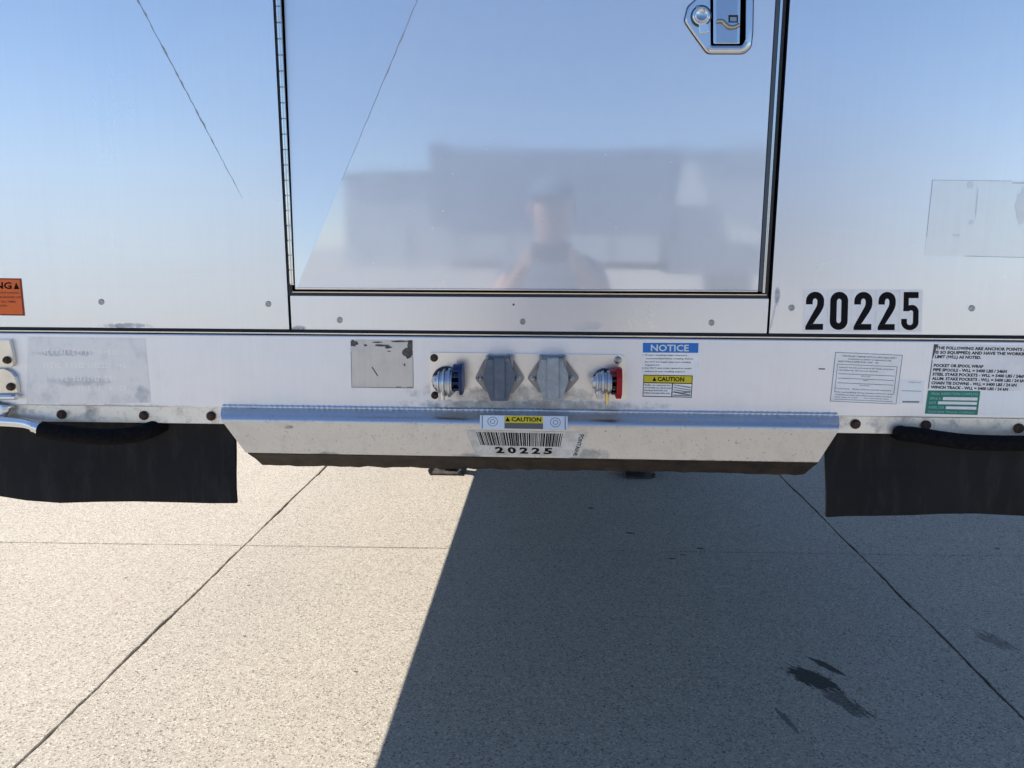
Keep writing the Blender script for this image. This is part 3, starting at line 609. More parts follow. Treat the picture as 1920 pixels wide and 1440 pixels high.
def rim(a, c):
    n_ = len(a)
    for k in range(n_): bm.faces.new((a[k], a[(k+1) % n_], c[(k+1) % n_], c[k]))
for a_, c_ in ((o1, o2), (o2, o3), (o3, o4), (i1, i2), (i2, i3)): rim(a_, c_)
ed = [bm.edges.get((l[k], l[(k+1) % len(l)])) for l in (o4, i1) for k in range(len(l))]
bmesh.ops.triangle_fill(bm, edges=ed, use_beauty=True)
mat['latch'] = alum('latch_steel', (0.60, 0.63, 0.68), 0.14, streak=0.04, dirt=0.06, dirtcol=(0.3, 0.28, 0.25))
lp = from_bm('door_latch', bm, mat['latch'], T, 40)
mat['pan'] = alum('latch_pan', (0.09, 0.11, 0.14), 0.3)
pxprism('recess', inner, DY-0.0006, 0.0005, mat['pan'], lp)
LY = LF+0.001
pxprism('paddle_rim', rounded([(1337.5, -110), (1391, -110), (1387, 82), (1337.5, 82)], 2, 2), LY-0.0010, 0.0045, mat['latch'], lp, b=0.0012)
mat['paddle'] = alum('paddle_steel', (0.42, 0.47, 0.55), 0.2)
pxprism('paddle', [(1343.5, -100), (1385, -100), (1382, 80), (1343.5, 80)], LY-0.0016, 0.0005, mat['paddle'], lp)
Yh = LY-0.0040; mat['hook'] = alum('worn_hook_steel', (0.46, 0.43, 0.38), 0.18)
pxprism('latch_shadow_outline', rounded([(1314.5, -131), (1409.5, -131), (1415.5, -100), (1412.5, 61), (1409.3, 89), (1395.6, 102), (1325.2, 102), (1298.8, 66), (1281.3, 40), (1288.6, 11), (1299, 3), (1311, -9)], 7), DY-0.0006, 0.0005, mat['seal'], lp)  # edge shadow of the latch plate, put in as a slightly larger dark sheet
tube('hook', spline([F(1344, 40, Yh), F(1354, 39.5, Yh), F(1361, 46, Yh), F(1369, 51, Yh), F(1379, 50, Yh), F(1386, 46, Yh)]), 0.0036, mat['hook'], lp, 12)
pxprism('latch_slot', [(1366, 28), (1384, 28), (1384, 42), (1366, 42)], LY-0.0023, 0.0005, mat['seal'], lp)
pxprism('slot_pin', [(1369, 32), (1381, 32), (1381, 40), (1369, 40)], LY-0.0030, 0.0005, mat['zinc'], lp)
LY = LF-0.0001; p = F(1314.5, 30, LY-0.001)
lathe_y('lock_cylinder', p.x, LY, p.z, [(0.0158, 0), (0.0158, -0.004), (0.0140, -0.0055), (0.0122, -0.0055), (0.0118, -0.0085), (0.0105, -0.0095), (0.0095, -0.0088), (0, -0.0082)], mat['latch'], lp, 28)
lathe_y('lock_ring', p.x, LY, p.z, [(0.0190, -0.0003), (0.0188, -0.0012), (0.0165, -0.0016), (0.0160, -0.0004)], mat['pan'], lp, 28)
pxprism('lock_tongue', rounded([(1310, 42), (1328, 44), (1330, 60), (1312, 62)], 2, 2), LY-0.0035, 0.0034, mat['chrome'], lp, b=0.001)
p = F(1308, 14, LY); lathe_y('rivet', p.x, LY, p.z, [(0.004, 0), (0.003, -0.002), (0, -0.0026)], mat['zinc'], lp, 12)

# ------------------------------------------------------------------ stickers and lettering
def text_mesh(body, bold=0.0):
    cu = bpy.data.curves.new('t', 'FONT'); cu.body = body; cu.size = 1.0; cu.offset = bold; cu.resolution_u = 2
    o = bpy.data.objects.new('t', cu); COL.objects.link(o); dg = bpy.context.evaluated_depsgraph_get()
    me = bpy.data.meshes.new_from_object(o.evaluated_get(dg)); bpy.data.objects.remove(o); bpy.data.curves.remove(cu); return me
class Sticker:
    def __init__(s, name, corners, m, plane=None, lift=0.0006, Y=-0.007, base=True, parent=T, label=None):
        p0, n = plane if plane else (Vector((0, Y, 0)), Vector((0, -1, 0)))
        s.c = [hit(x, y, p0, n) for x, y in corners]; s.n = n.normalized(); s.lift = lift; s.k = 0
        s.o = s.quad(name, 0, 0, 1, 1, m, parent, thick=lift)
        if label: s.o['label'] = label
    def at(s, u, v, h):                                     # u right, v down
        a = s.c[0].lerp(s.c[1], u); b = s.c[3].lerp(s.c[2], u); return a.lerp(b, v)+s.n*h
    def quad(s, name, u0, v0, u1, v1, m, parent=None, thick=None, pts=None):
        if thick is None: s.k += 1; lo, hi = s.lift, s.lift+0.00012*s.k
        else: lo, hi = 0.00005, thick
        P = pts or [(u0, v0), (u1, v0), (u1, v1), (u0, v1)]
        bm = bmesh.new(); a = [bm.verts.new(s.at(u, v, hi)) for u, v in P]; b = [bm.verts.new(s.at(u, v, lo)) for u, v in P]; n = len(P)
        bm.faces.new(a)
        for i in range(n): bm.faces.new((a[i], b[i], b[(i+1) % n], a[(i+1) % n]))
        return from_bm(name, bm, m, parent if parent is not None else s.o)
    def quads(s, name, rects, m):
        s.k += 1; bm = bmesh.new()
        for r in rects:
            P = r if len(r) > 2 and isinstance(r[0], tuple) else [(r[0], r[1]), (r[2], r[1]), (r[2], r[3]), (r[0], r[3])]
            bm.faces.new([bm.verts.new(s.at(u, v, s.lift+0.00012*s.k)) for u, v in P])
        bmesh.ops.recalc_face_normals(bm, faces=bm.faces); return from_bm(name, bm, m, s.o, recalc=False)
    def text(s, lines, m, bold=0.02, name='lettering'):
        # lines: (string, u0, u1, v_top, v_bottom); capitals fill the box
        s.k += 1; bm = bmesh.new()
        for st, u0, u1, v0, v1 in lines:
            me = text_mesh(st, bold); co = [v.co for v in me.vertices]
            if not co: continue
            x0, x1 = min(c.x for c in co), max(c.x for c in co); y0, y1 = 0.0, 0.70
            vs = [bm.verts.new(s.at(u0+(u1-u0)*(c.x-x0)/(x1-x0), v1+(v0-v1)*(c.y-y0)/(y1-y0), s.lift+0.00012*s.k)) for c in co]
            for f in me.polygons:
                try: bm.faces.new([vs[i] for i in f.vertices])
                except ValueError: pass
            bpy.data.meshes.remove(me)
        return from_bm(name, bm, m, s.o, recalc=False)
mat['dirtypaper'] = noisy(M('grubby_label', (0.6, 0.6, 0.58), 0.5), (0.42, 0.41, 0.38), (0.62, 0.62, 0.61), 60)
# large number stickers
def arc(cx, cy, rx, ry, a0, a1, n=14): return [(cx+rx*math.cos(math.radians(a0+(a1-a0)*k/n)), cy+ry*math.sin(math.radians(a0+(a1-a0)*k/n))) for k in range(n+1)]
def band(outer, inner): return [[outer[k], outer[k+1], inner[k+1], inner[k]] for k in range(len(outer)-1)]
def digit_polys(d):                                         # in a box of width 0.47, height 1, y up
    W_, H_, t = 0.47, 1.0, 0.176; c = W_/2
    if d == '0':
        o = arc(c, H_-c, c, c, 180, 0)+arc(c, c, c, c, 0, -180); i = arc(c, H_-c-0.02, c-t, 0.075, 180, 0)+arc(c, c+0.02, c-t, 0.075, 0, -180)
        return band(o+[o[0]], i+[i[0]])
    if d == '2':
        o = arc(c, H_-c, c, c, 180, 0)+[(W_, 0.66), (W_*0.95, 0.57), (W_*0.83, 0.46), (0.20, 0.165)]
        i = arc(c, H_-c-0.02, c-t, 0.08, 180, 0)+[(W_-t, 0.68), (W_-t-0.02, 0.61), (W_-t-0.07, 0.52), (0.0, 0.09)]
        return band([(0, 0.67)]+o, [(t, 0.67)]+i)+[[(0.0, 0.0), (W_-0.01, 0.0), (W_-0.01, 0.16), (0.19, 0.16), (0.0, 0.09)]]
    o = [(0.02, 0.40), (0.02, 0.40)]
    top = [[(0.05, 0.84), (0.45, 0.84), (0.45, 1.0), (0.05, 1.0)], [(0.05, 0.50), (0.19, 0.50), (0.19, 0.84), (0.05, 0.84)]]
    o = [(0.19, 0.655), (0.27, 0.665)]+arc(0.28, 0.47, 0.185, 0.195, 85, 0)+[(0.465, 0.22)]+arc(0.235, 0.22, 0.235, 0.22, 0, -180)+[(0.0, 0.30)]
    i = [(0.19, 0.50), (0.245, 0.52)]+arc(0.265, 0.46, 0.05, 0.06, 85, 0)+[(0.315, 0.22)]+arc(0.235, 0.21, 0.08, 0.075, 0, -180)+[(0.155, 0.30)]
    return top+band(o, i)
cells = [(1506, 1551), (1551.5, 1596), (1596.5, 1641.5), (1642, 1685), (1685.5, 1729)]
for (a, b), d in zip(cells, '20225'):
    y0, y1 = 542.5+(a-1506)*0.003, 622+(a-1506)*0.004
    s = Sticker('number_sticker', [(a+1.2, y0), (b+1.0, y0), (b-1.2, y1), (a-1.0, y1)], mat['white'], Y=-0.0001, lift=0.0004)
    polys = [[(0.10+x/0.47*0.76, 0.955-y*0.90) for x, y in p] for p in digit_polys(d)]
    s.quads('printed_digit', polys, mat['ink'])
# orange warning
s = Sticker('warning_sticker', [(-95, 520), (40, 522), (47, 592), (-98, 590)], mat['orange'], Y=-0.0001, lift=0.0004, label='orange warning sticker cut by the left edge')
s.quads('printed_border', [(0, 0, 1, 0.035), (0, 0.965, 1, 1), (0, 0.035, 0.02, 0.965), (0.975, 0.035, 1, 0.965)], mat['darkred'])
s.text([('WARNING', 0.10, 0.86, 0.11, 0.28)], mat['ink'], 0.03)
s.quads('printed_triangle', [[(0.925, 0.11), (0.965, 0.29), (0.885, 0.29)]], mat['ink'])
s.text([('DEATH OR SERIOUS INJURY CAN OCCUR IF LOADING', 0.08, 0.95, 0.36, 0.41), ('OR UNLOADING IS DONE ON UNEVEN GROUND. USE', 0.08, 0.97, 0.48, 0.53), ('PROPER FALL PROTECTION AT ALL TIMES', 0.08, 0.90, 0.60, 0.65), ('KEEP CLEAR OF THE LOAD', 0.08, 0.78, 0.71, 0.76)], mat['darkred'], 0.01)
# ghost label at left
s = Sticker('ghost_label', [(52, 631), (272, 634), (284, 755), (50, 758)], mat['ghost'], Y=-0.007, lift=0.0003, label='faded rubbed-out label left on the rail')
mat['ghosttext'] = alum('rubbed_print', (0.78, 0.79, 0.83), 0.40)
g = []
for v, u0, u1 in ((0.22, 0.14, 0.84), (0.42, 0.14, 0.84), (0.62, 0.28, 0.72), (0.77, 0.40, 0.80)):
    u = u0
    while u < u1:
        wd = rnd.uniform(0.010, 0.024); hh = rnd.uniform(0.04, 0.085); tt = 0.006
        kind = rnd.random()
        if kind > 0.2: g.append((u, v-hh/2, u+tt, v+hh/2))
        if kind > 0.45: g.append((u+tt+0.0005, v-hh/2, u+wd, v-hh/2+0.014))
        if kind > 0.6: g.append((u+tt+0.0005, v+hh/2-0.014, u+wd, v+hh/2))
        u += wd+rnd.uniform(0.006, 0.02)
s.quads('rubbed_print', g, mat['ghosttext'])
# worn sticker
s = Sticker('worn_sticker', [(657, 636.5), (774, 637.5), (775.5, 728), (659.5, 726.5)], mat['wornsheet'], lift=0.0005, label='scuffed grey sticker with peeled dark corners')
def ragged(cx, cy, rx, ry, n=18): return [(min(0.995, max(0.005, cx+rx*math.cos(2*math.pi*k/n)*rnd.uniform(0.7, 1.2))), min(0.995, max(0.005, cy+ry*math.sin(2*math.pi*k/n)*rnd.uniform(0.7, 1.2)))) for k in range(n)]
pe = [ragged(0.045, 0.08, 0.07, 0.07), ragged(0.92, 0.27, 0.085, 0.11), ragged(0.96, 0.10, 0.05, 0.15), ragged(0.5, 0.115, 0.13, 0.022), ragged(0.44, 0.05, 0.09, 0.016), ragged(0.24, 0.115, 0.03, 0.022), ragged(0.60, 0.15, 0.06, 0.03), ragged(0.62, 0.235, 0.035, 0.012), ragged(0.86, 0.51, 0.016, 0.03), ragged(0.80, 0.03, 0.15, 0.02)]
for q in pe: s.k = 0 if s.k > 6 else s.k; s.quads('peeled_patch', [q], mat['peel'])
s.quads('scratch', [[(0.33, 0.57), (0.345, 0.56), (0.435, 0.745), (0.42, 0.755)]], mat['peel'])
s.quads('edge_wear', [(0, 0.25, 0.008, 1), (0.005, 0.985, 0.993, 1), (0.992, 0.35, 1, 0.98), (0.72, 0.965, 0.80, 0.983), (0.9, 0.97, 0.99, 0.983)], mat['fadeink'])
# notice
s = Sticker('notice_sticker', [(1203, 641.5), (1311.5, 642), (1309, 702), (1203, 701)], mat['white'], lift=0.0004, label='white sticker with blue NOTICE band')
s.quad('blue_band', 0.02, 0.02, 0.985, 0.325, mat['noticeblue'])
s.text([('NOTICE', 0.16, 0.82, 0.075, 0.275)], mat['paleink'], 0.02)
s.text([('1. Proper coupling height clearance', 0.02, 0.79, 0.38, 0.42), ('recommended before coupling. Ensure', 0.08, 0.90, 0.49, 0.53), ('Do NOT hit kingpin plate upon coupling', 0.06, 0.86, 0.595, 0.635), ('engagement.', 0.06, 0.32, 0.69, 0.73), ('2. Do NOT raise trailer upward to couple', 0.01, 0.88, 0.79, 0.83), ('without proper coupling support.', 0.05, 0.77, 0.895, 0.935)], mat['ink'], 0.012)
s = Sticker('caution_sticker', [(1206.5, 702.5), (1299, 704), (1296.5, 745.5), (1205, 743.5)], mat['white'], lift=0.0007, label='yellow and white caution sticker below the NOTICE')
s.quad('yellow_band', 0.0, 0.0, 1.0, 0.34, mat['yellow'])
s.quads('printed_border', [(0, 0, 1, 0.03), (0, 0.34, 1, 0.38), (0, 0.965, 1, 1), (0, 0.03, 0.012, 0.965), (0.985, 0.03, 1, 0.965), (0.585, 0.38, 0.605, 0.965)], mat['ink'])
s.text([('CAUTION', 0.29, 0.83, 0.085, 0.27)], mat['ink'], 0.03)
s.quads('printed_triangle', [[(0.225, 0.075), (0.265, 0.28), (0.185, 0.28)]], mat['ink'])
s.text([('Refer to manual for', 0.03, 0.56, 0.43, 0.49), ('air brake to electrical', 0.03, 0.57, 0.55, 0.61), ('hookup and lock out', 0.03, 0.50, 0.67, 0.73), ('before moving trailer unit.', 0.03, 0.56, 0.79, 0.85)], mat['ink'], 0.015)
s.quads('printed_picture', [[(0.62, 0.42+0.11*k), (0.62+0.35, 0.52+0.11*k+rnd.uniform(-.04, .04)), (0.62+0.35, 0.57+0.11*k), (0.62, 0.45+0.11*k)] for k in range(4)]+[[(0.62, 0.72), (0.80, 0.78), (0.97, 0.70), (0.97, 0.74), (0.8, 0.84), (0.62, 0.77)], (0.62, 0.88, 0.97, 0.93)], mat['fadeink'])
# form sticker
s = Sticker('form_sticker', [(1566, 660), (1692.5, 665.5), (1680.5, 758), (1556, 752.5)], mat['white'], lift=0.0004, label='white printed form sticker with ruled lines')
s.quads('printed_border', [(0, 0, 1, 0.012), (0, 0.988, 1, 1), (0, 0.012, 0.01, 0.988), (0.99, 0.012, 1, 0.988), (0.05, 0.235, 0.94, 0.247), (0.935, 0.247, 0.945, 0.80), (0.05, 0.247, 0.058, 0.80)], mat['fadeink'])
s.text([('THIS TRAILER COMPLIES WITH ALL APPLICABLE SAFETY', 0.11, 0.92, 0.055, 0.085), ('STANDARDS IN EFFECT AT MANUFACTURE', 0.20, 0.84, 0.115, 0.14), ('BASIC VEHICLE INSPECTION CARD    NO', 0.06, 0.66, 0.165, 0.195), ('Inspection has been performed on this vehicle and all items', 0.08, 0.90, 0.285, 0.31), ('identified for the period marked', 0.08, 0.66, 0.34, 0.365), ('signed date', 0.42, 0.56, 0.445, 0.465), ('date', 0.46, 0.53, 0.535, 0.555), ('location', 0.42, 0.56, 0.635, 0.655), ('Components    Meets minimum periodic inspection', 0.06, 0.90, 0.715, 0.74), ('Brake coupling lighting steering suspension frame tires wheels', 0.06, 0.93, 0.785, 0.81), ('Windshield fuel system safe loading exhaust brakes connections', 0.06, 0.92, 0.84, 0.865), ('other items as listed', 0.06, 0.40, 0.89, 0.912), ('record kept at carrier address', 0.50, 0.88, 0.89, 0.912)], mat['greyink'], 0.012)
s.quads('ruled_line', [(0.08, 0.425, 0.92, 0.434), (0.08, 0.515, 0.92, 0.524), (0.08, 0.61, 0.92, 0.619), (0.06, 0.945, 0.94, 0.953)], mat['greyink'])
s = Sticker('clear_sticker', [(1688, 711), (1733, 713), (1730, 757.5), (1684.5, 757)], mat['film2'], lift=0.0004, label='small pale sticker beside the form sticker')
s.text([('inspected', 0.35, 0.85, 0.06, 0.12)], mat['fadeink'], 0.01)
s.quads('ruled_line', [(0.1, 0.45, 0.9, 0.475), (0.15, 0.88, 0.85, 0.95)], mat['fadeink'])
# anchor point text
s = Sticker('anchor_sticker', [(1751, 645.5), (2000, 650), (1990, 736), (1739.5, 728.5)], mat['white'], lift=0.0005, label='white anchor point load limit sticker cut by right edge')
L = ['THE FOLLOWING ARE ANCHOR POINTS (IF TRAILER', 'IS SO EQUIPPED) AND HAVE THE WORKING LOAD', 'LIMIT (WLL) AS NOTED.', None, 'POCKET OR SPOOL WRAP', 'PIPE SPOOLS - WLL = 5400 LBS / 24kN', 'STEEL STAKE POCKETS - WLL = 5400 LBS / 24kN', 'ALUM. STAKE POCKETS - WLL = 5400 LBS / 24 kN', 'CHAIN TIE DOWNS - WLL = 5400 LBS / 24 kN', 'WINCH TRACK - WLL = 5400 LBS / 24 kN']
Wd = [0.84, 0.82, 0.35, 0, 0.375, 0.555, 0.70, 0.70, 0.64, 0.58]
s.text([(t, 0.02, 0.02+wd, 0.045+0.0985*k, 0.045+0.0985*k+0.062) for k, (t, wd) in enumerate(zip(L, Wd)) if t], mat['ink'], 0.045)
s.quads('edge_tear', [[(0.0, 0.0), (0.035, 0.0), (0.022, 0.09), (0.008, 0.30), (0.0, 0.35)], (0, 0.36, 0.006, 1.0)], mat['peel'])
# green inspection sticker
s = Sticker('inspection_sticker', [(1740, 732), (1838, 733), (1832.5, 778), (1734, 775.5)], mat['green'], lift=0.0008, label='green inspection sticker with three blank lines')
s.quads('blank_line', [(0.30, 0.27, 0.96, 0.40), (0.22, 0.46, 0.96, 0.58), (0.38, 0.66, 0.96, 0.78)], mat['white'])
s.text([('FINAL INSPECTION COMPLETE', 0.07, 0.96, 0.08, 0.185), ('SERIAL #', 0.05, 0.26, 0.28, 0.38), ('DATE', 0.05, 0.18, 0.47, 0.57), ('INSPECTOR', 0.05, 0.35, 0.67, 0.77), ('FONTAINE TRAILER COMPANY', 0.05, 0.95, 0.86, 0.95)], mat['greengrey'], 0.02)
Sticker('blank_film', [(1840, 733), (1990, 737), (1988, 782), (1836, 778)], mat['film2'], lift=0.0003)
s = Sticker('clear_film', [(1748, 337), (1990, 340), (1985, 485), (1733, 479)], mat['film'], Y=-0.0001, lift=0.0003, label='faint clear film rectangle on the right panel')
mat['filmedge'] = alum('film_edge', (0.50, 0.53, 0.57), 0.4, dirt=0.3)
s.quads('edge_wear', [(0, 0, 0.62, 0.008), (0, 0.008, 0.005, 0.75), (0.62, 0.02, 0.8, 0.035), (0.3, 0.99, 1, 1.0)], mat['filmedge'])
for q in ((0.70, 0.32, 0.045, 0.22), (0.30, 0.06, 0.03, 0.05), (0.36, 0.30, 0.006, 0.2), (0.22, 0.72, 0.035, 0.02), (0.33, 0.55, 0.02, 0.03)): s.k = 1; s.quads('worn_patch', [ragged(*q)], mat['film3'])
def scratch(a, b, wd=0.0007, Y=-0.0003, parent=T):
    p, q = F(*a), F(*b); d = (q-p); nv = Vector((-d.z, 0, d.x)).normalized()*wd/2
    mk('scratch', [Vector((v.x, Y, v.z)) for v in (p-nv, q-nv*0.3, q+nv*0.3, p+nv)], [(0, 1, 2, 3)], mat['scratch'], parent)
mat['scratch'] = alum('bright_scratch', (0.88, 0.90, 0.93), 0.5)
for a, b in (((1535, 496), (1610, 480)), ((1700, 466), (1780, 438)), ((1668, 470), (1690, 469)), ((1590, 432), (1640, 440)), ((90, 455), (150, 470)), ((330, 520), (410, 505))): scratch(a, b)
bm = bmesh.new(); rs = random.Random(11)
for k in range(46):
    px, py = rs.uniform(700, 1400), rs.uniform(255, 530); p = F(px, py, DY-0.0003); rr = rs.choice((0.0006, 0.0008, 0.0013))
    bm.faces.new([bm.verts.new((p.x+rr*math.cos(a*math.pi/3), p.y, p.z+rr*math.sin(a*math.pi/3))) for a in range(6)])
o = from_bm('water_spots', bm, mat['scratch'], door); o['kind'] = 'stuff'
s = Sticker('ink_mark', [(1535, 690.5), (1547, 691), (1547, 693), (1535, 692.5)], mat['ink'], lift=0.0003)
# labels on the nose plate
n0 = Vector((0, rows[8][2], rows[8][3])); n1 = Vector((0, rows[9][2], rows[9][3])); dd = (n1-n0).normalized(); nn = Vector((0, dd.z, -dd.y)); nn = nn if nn.y < 0 else -nn
s = Sticker('barcode_label', [(872, 806), (1103, 810.5), (1086, 857), (892, 852.5)], mat['dirtypaper'], plane=(n0+nn*0.0002, nn), lift=0.0004, label='white bar code label numbered 20225')
bars = []; u = 0.085
br = random.Random(3)
while u < 0.80:
    wd = br.choice((0.005, 0.006, 0.010, 0.014)); bars.append((u, 0.07, min(u+wd, 0.81), 0.60)); u += wd+br.choice((0.0035, 0.004, 0.008))
s.quads('bar_code', bars, mat['ink'])
s.text([('2', 0.205, 0.285, 0.665, 0.895), ('0', 0.318, 0.398, 0.665, 0.895), ('2', 0.430, 0.510, 0.665, 0.895), ('2', 0.542, 0.622, 0.665, 0.895), ('5', 0.655, 0.735, 0.665, 0.895)], mat['ink'], 0.045)
# sideways maker's name at the label's right end
s.k += 1; me = text_mesh('FONTAINE', 0.02); co_ = [v.co for v in me.vertices]; bm = bmesh.new()
x1_ = max(c.x for c in co_); vs = [bm.verts.new(s.at(0.938+(c.y/0.7)*0.036, 0.08+0.87*c.x/x1_, s.lift+0.0003)) for c in co_]
for f in me.polygons: bm.faces.new([vs[i] for i in f.vertices][::1])
from_bm('lettering', bm, mat['ink'], s.o, recalc=False)
m0 = Vector((0, rows[4][2], rows[4][3])); m1 = Vector((0, rows[7][2], rows[7][3]))
cpl = (m1+Vector((0, -0.0007, 0)), Vector((0, -1, 0.22)).normalized())
s = Sticker('caution_label', [(900, 778.5), (1064.5, 780.5), (1064.5, 806), (900, 803.5)], mat['film'], plane=cpl, lift=0.0004, label='clear and yellow caution label above the bar code')
s.quad('yellow_band', 0.28, 0.02, 0.72, 0.55, mat['yellow']); s.quad('grey_band', 0.28, 0.55, 0.72, 0.97, mat['greyink'])
s.text([('CAUTION', 0.36, 0.70, 0.12, 0.42)], mat['ink'], 0.03); s.quads('printed_triangle', [[(0.315, 0.10), (0.345, 0.44), (0.29, 0.44)]], mat['ink'])
rg = []
for cx in (0.145, 0.86):
    for r0 in (0.060, 0.030):
        a_ = [(cx+r0*math.cos(2*math.pi*k/20), 0.46+r0*6.0*math.sin(2*math.pi*k/20)) for k in range(21)]; b_ = [(cx+(r0-0.008)*math.cos(2*math.pi*k/20), 0.46+(r0-0.008)*6.0*math.sin(2*math.pi*k/20)) for k in range(21)]
        rg += [[a_[k], a_[k+1], b_[k+1], b_[k]] for k in range(20)]
for hf in (rg[:40], rg[40:]): s.quads('printed_emblem', hf, mat['fadeink'])
s.quads('printed_rule', [(0.02, 0.0, 0.032, 1.0), (0.965, 0.0, 0.977, 1.0)], mat['fadeink'])

# ------------------------------------------------------------------ trailer body behind the front
LEN = 13.2; zde = zr1+0.004; zsb = 1.163
box('deck', -HW+0.03, HW-0.03, 0.08, LEN, zde-0.03, zde, mat['deck'], T)
for sgn in (-1, 1):
    x = sgn*HW; box('side_rail', min(x, x-sgn*0.03), max(x, x-sgn*0.03), 0.076, LEN, zsb, zde+0.003, mat['rail'], T, b=0.003)
    xb = sgn*0.48; box('main_beam', xb-0.06, xb+0.06, 1.3, LEN-0.2, 0.86, zde-0.12, mat['frame'], T)
cm = None
for k in range(30):
    if cm is None: cm = box('crossmember', -HW+0.031, HW-0.031, -0.03, 0.03, zde-0.119, zde-0.0305, mat['frame'], T); o = cm
    else: o = cm.copy(); COL.objects.link(o); o.parent = T
    o.location = (0, 0.5+k*0.42, 0)
mat['curtain'] = noisy(M('curtain_vinyl', (0.35, 0.36, 0.38), 0.6), (0.30, 0.31, 0.33), (0.38, 0.39, 0.41), 2, bmp=0.01)
cc = box('curtain_cover', -HW+0.01, HW-0.01, 0.09, LEN-0.05, zde+0.004, TOP-0.03, mat['curtain'], T, b=0.02)
bw_ = None
for k in range(12):
    if bw_ is None: bw_ = box('curtain_bow', -HW, HW, -0.03, 0.03, TOP-0.06, TOP-0.01, mat['rail'], cc, b=0.004); o = bw_
    else: o = bw_.copy(); COL.objects.link(o); o.parent = cc
    o.location = (0, 0.6+k*1.1, 0)
for sgn in (-1, 1):                                          # landing gear
    cx, cy = sgn*0.655, G(985, 894).y+0.12
    lg = box('landing_leg', cx-0.055, cx+0.055, cy-0.055, cy+0.055, 0.34, zde-0.125, mat['gear'], T, b=0.004)
    box('inner_leg', cx-0.042, cx+0.042, cy-0.042, cy+0.042, 0.06, 0.3395, mat['gear'], lg, b=0.003)
    bm = bmesh.new(); pr = [(-0.112, 0.035), (-0.104, 0.008), (-0.09, 0.001), (0.09, 0.001), (0.104, 0.008), (0.112, 0.035), (0.105, 0.037), (0.085, 0.013), (-0.085, 0.013), (-0.105, 0.037)]
    rows_ = [[bm.verts.new((cx+a, cy+y, b)) for a, b in pr] for y in (-0.12, 0.12)]
    for k in range(10): bm.faces.new((rows_[0][k], rows_[0][(k+1) % 10], rows_[1][(k+1) % 10], rows_[1][k]))
    bm.faces.new(rows_[0]); bm.faces.new(rows_[1][::-1]); from_bm('sand_shoe', bm, mat['gear'], lg)
    box('foot_axle', cx-0.06, cx+0.06, cy-0.02, cy+0.02, 0.0135, 0.0595, mat['gear'], lg)
tube('cross_shaft', [(-0.60, G(985, 894).y+0.12, 0.75), (0.60, G(985, 894).y+0.12, 0.75)], 0.02, mat['gear'], T, 10)
mat['tyre'] = M('tyre_rubber', (0.012, 0.012, 0.013), 0.8); mat['rim'] = M('steel_rim', (0.6, 0.6, 0.62), 0.3, 1.0)
def wheel(name, x, y, r, wd, parent):
    bm = bmesh.new(); sph_cyl_x(bm, x-wd/2, x+wd/2, y, r, [(0, r*0.62), (0.0, r*0.9), (0.12, r), (0.88, r), (1, r*0.9), (1, r*0.62)], 32)
    t = from_bm(name, bm, mat['tyre'], parent, 40)
    bm = bmesh.new(); sph_cyl_x(bm, x-wd*0.48, x+wd*0.48, y, r, [(0.25, r*0.1), (0.22, r*0.3), (0.08, r*0.5), (-0.02, r*0.6), (-0.02, r*0.64), (1.02, r*0.64), (1.02, r*0.6), (0.92, r*0.5), (0.78, r*0.3), (0.75, r*0.1)], 32)
    from_bm('rim', bm, mat['rim'], t, 40); return t
for y in (10.2, 11.5):
    for x in (-1.10, -0.80, 0.80, 1.10): wheel('wheel', x, y, 0.50, 0.26, T)
    tube('axle', [(-1.1, y, 0.5), (1.1, y, 0.5)], 0.06, mat['frame'], T, 12)

# straw lying on the concrete
p0, p1 = G(1336, 1102), G(1367, 1099)
o = tube('straw', spline([p0+Vector((0, 0, 0.0012)), p0.lerp(p1, 0.5)+Vector((0, 0.004, 0.0016)), p1+Vector((0, 0, 0.0012))], 5), 0.0017, M('dry_straw', (0.55, 0.50, 0.38), 0.7), None, 6)
o['label'] = 'thin pale straw lying on shaded concrete'; o['category'] = 'straw'

# ------------------------------------------------------------------ what the polished door mirrors: truck, yard building, photographer
def MV(px, py, yv): q = F(px, py, yv); return (q.x, -yv, q.z)    # where the mirrored thing really stands
K = bpy.data.objects.new('box_truck', None); COL.objects.link(K); TY = -21.5
K['label'] = 'blue grey box truck facing right, mirrored in the polished door'; K['category'] = 'truck'
tp = M('truck_paint', (0.20, 0.225, 0.28), 0.4); tp2 = M('truck_white', (0.75, 0.74, 0.70), 0.35); tg = M('truck_glass', (0.06, 0.07, 0.08), 0.08); tk = M('truck_trim', (0.02, 0.02, 0.022), 0.5)
def tx(px): return MV(px, 400, -TY)[0]
def tz(py): return MV(1100, py, -TY)[2]
DW = 2.5; zr, zb = tz(277), tz(440)
def tprism(name, pts, y0, y1, m, b=0.0): return prism(name, pts, y0, y1, m, K, b)
tprism('cargo_box', [(tx(838), zb), (tx(1262), zb), (tx(1262), zr), (tx(838), zr)], TY-DW, TY, tp, 0.03)
tprism('box_header', [(tx(805), zb+0.3), (tx(836), zb+0.3), (tx(836), zr+0.12), (tx(805), zr+0.12)], TY-DW, TY, tp, 0.02)
tprism('cab', [(tx(1264), 0.75), (tx(1436), 0.75), (tx(1436), tz(432)), (tx(1347), tz(392)), (tx(1296), zr), (tx(1264), zr)], TY-DW+0.1, TY-0.05, tp, 0.03)
tprism('side_window', [(tx(1268), tz(386)), (tx(1338), tz(386)), (tx(1302), tz(303)), (tx(1284), tz(303))], TY-0.05+0.003, TY-0.02, tp2)
tprism('hood_stripe', [(tx(1352), tz(402)), (tx(1434), tz(438)), (tx(1434), tz(458)), (tx(1372), tz(452))], TY-0.05+0.003, TY-0.02, tp2)
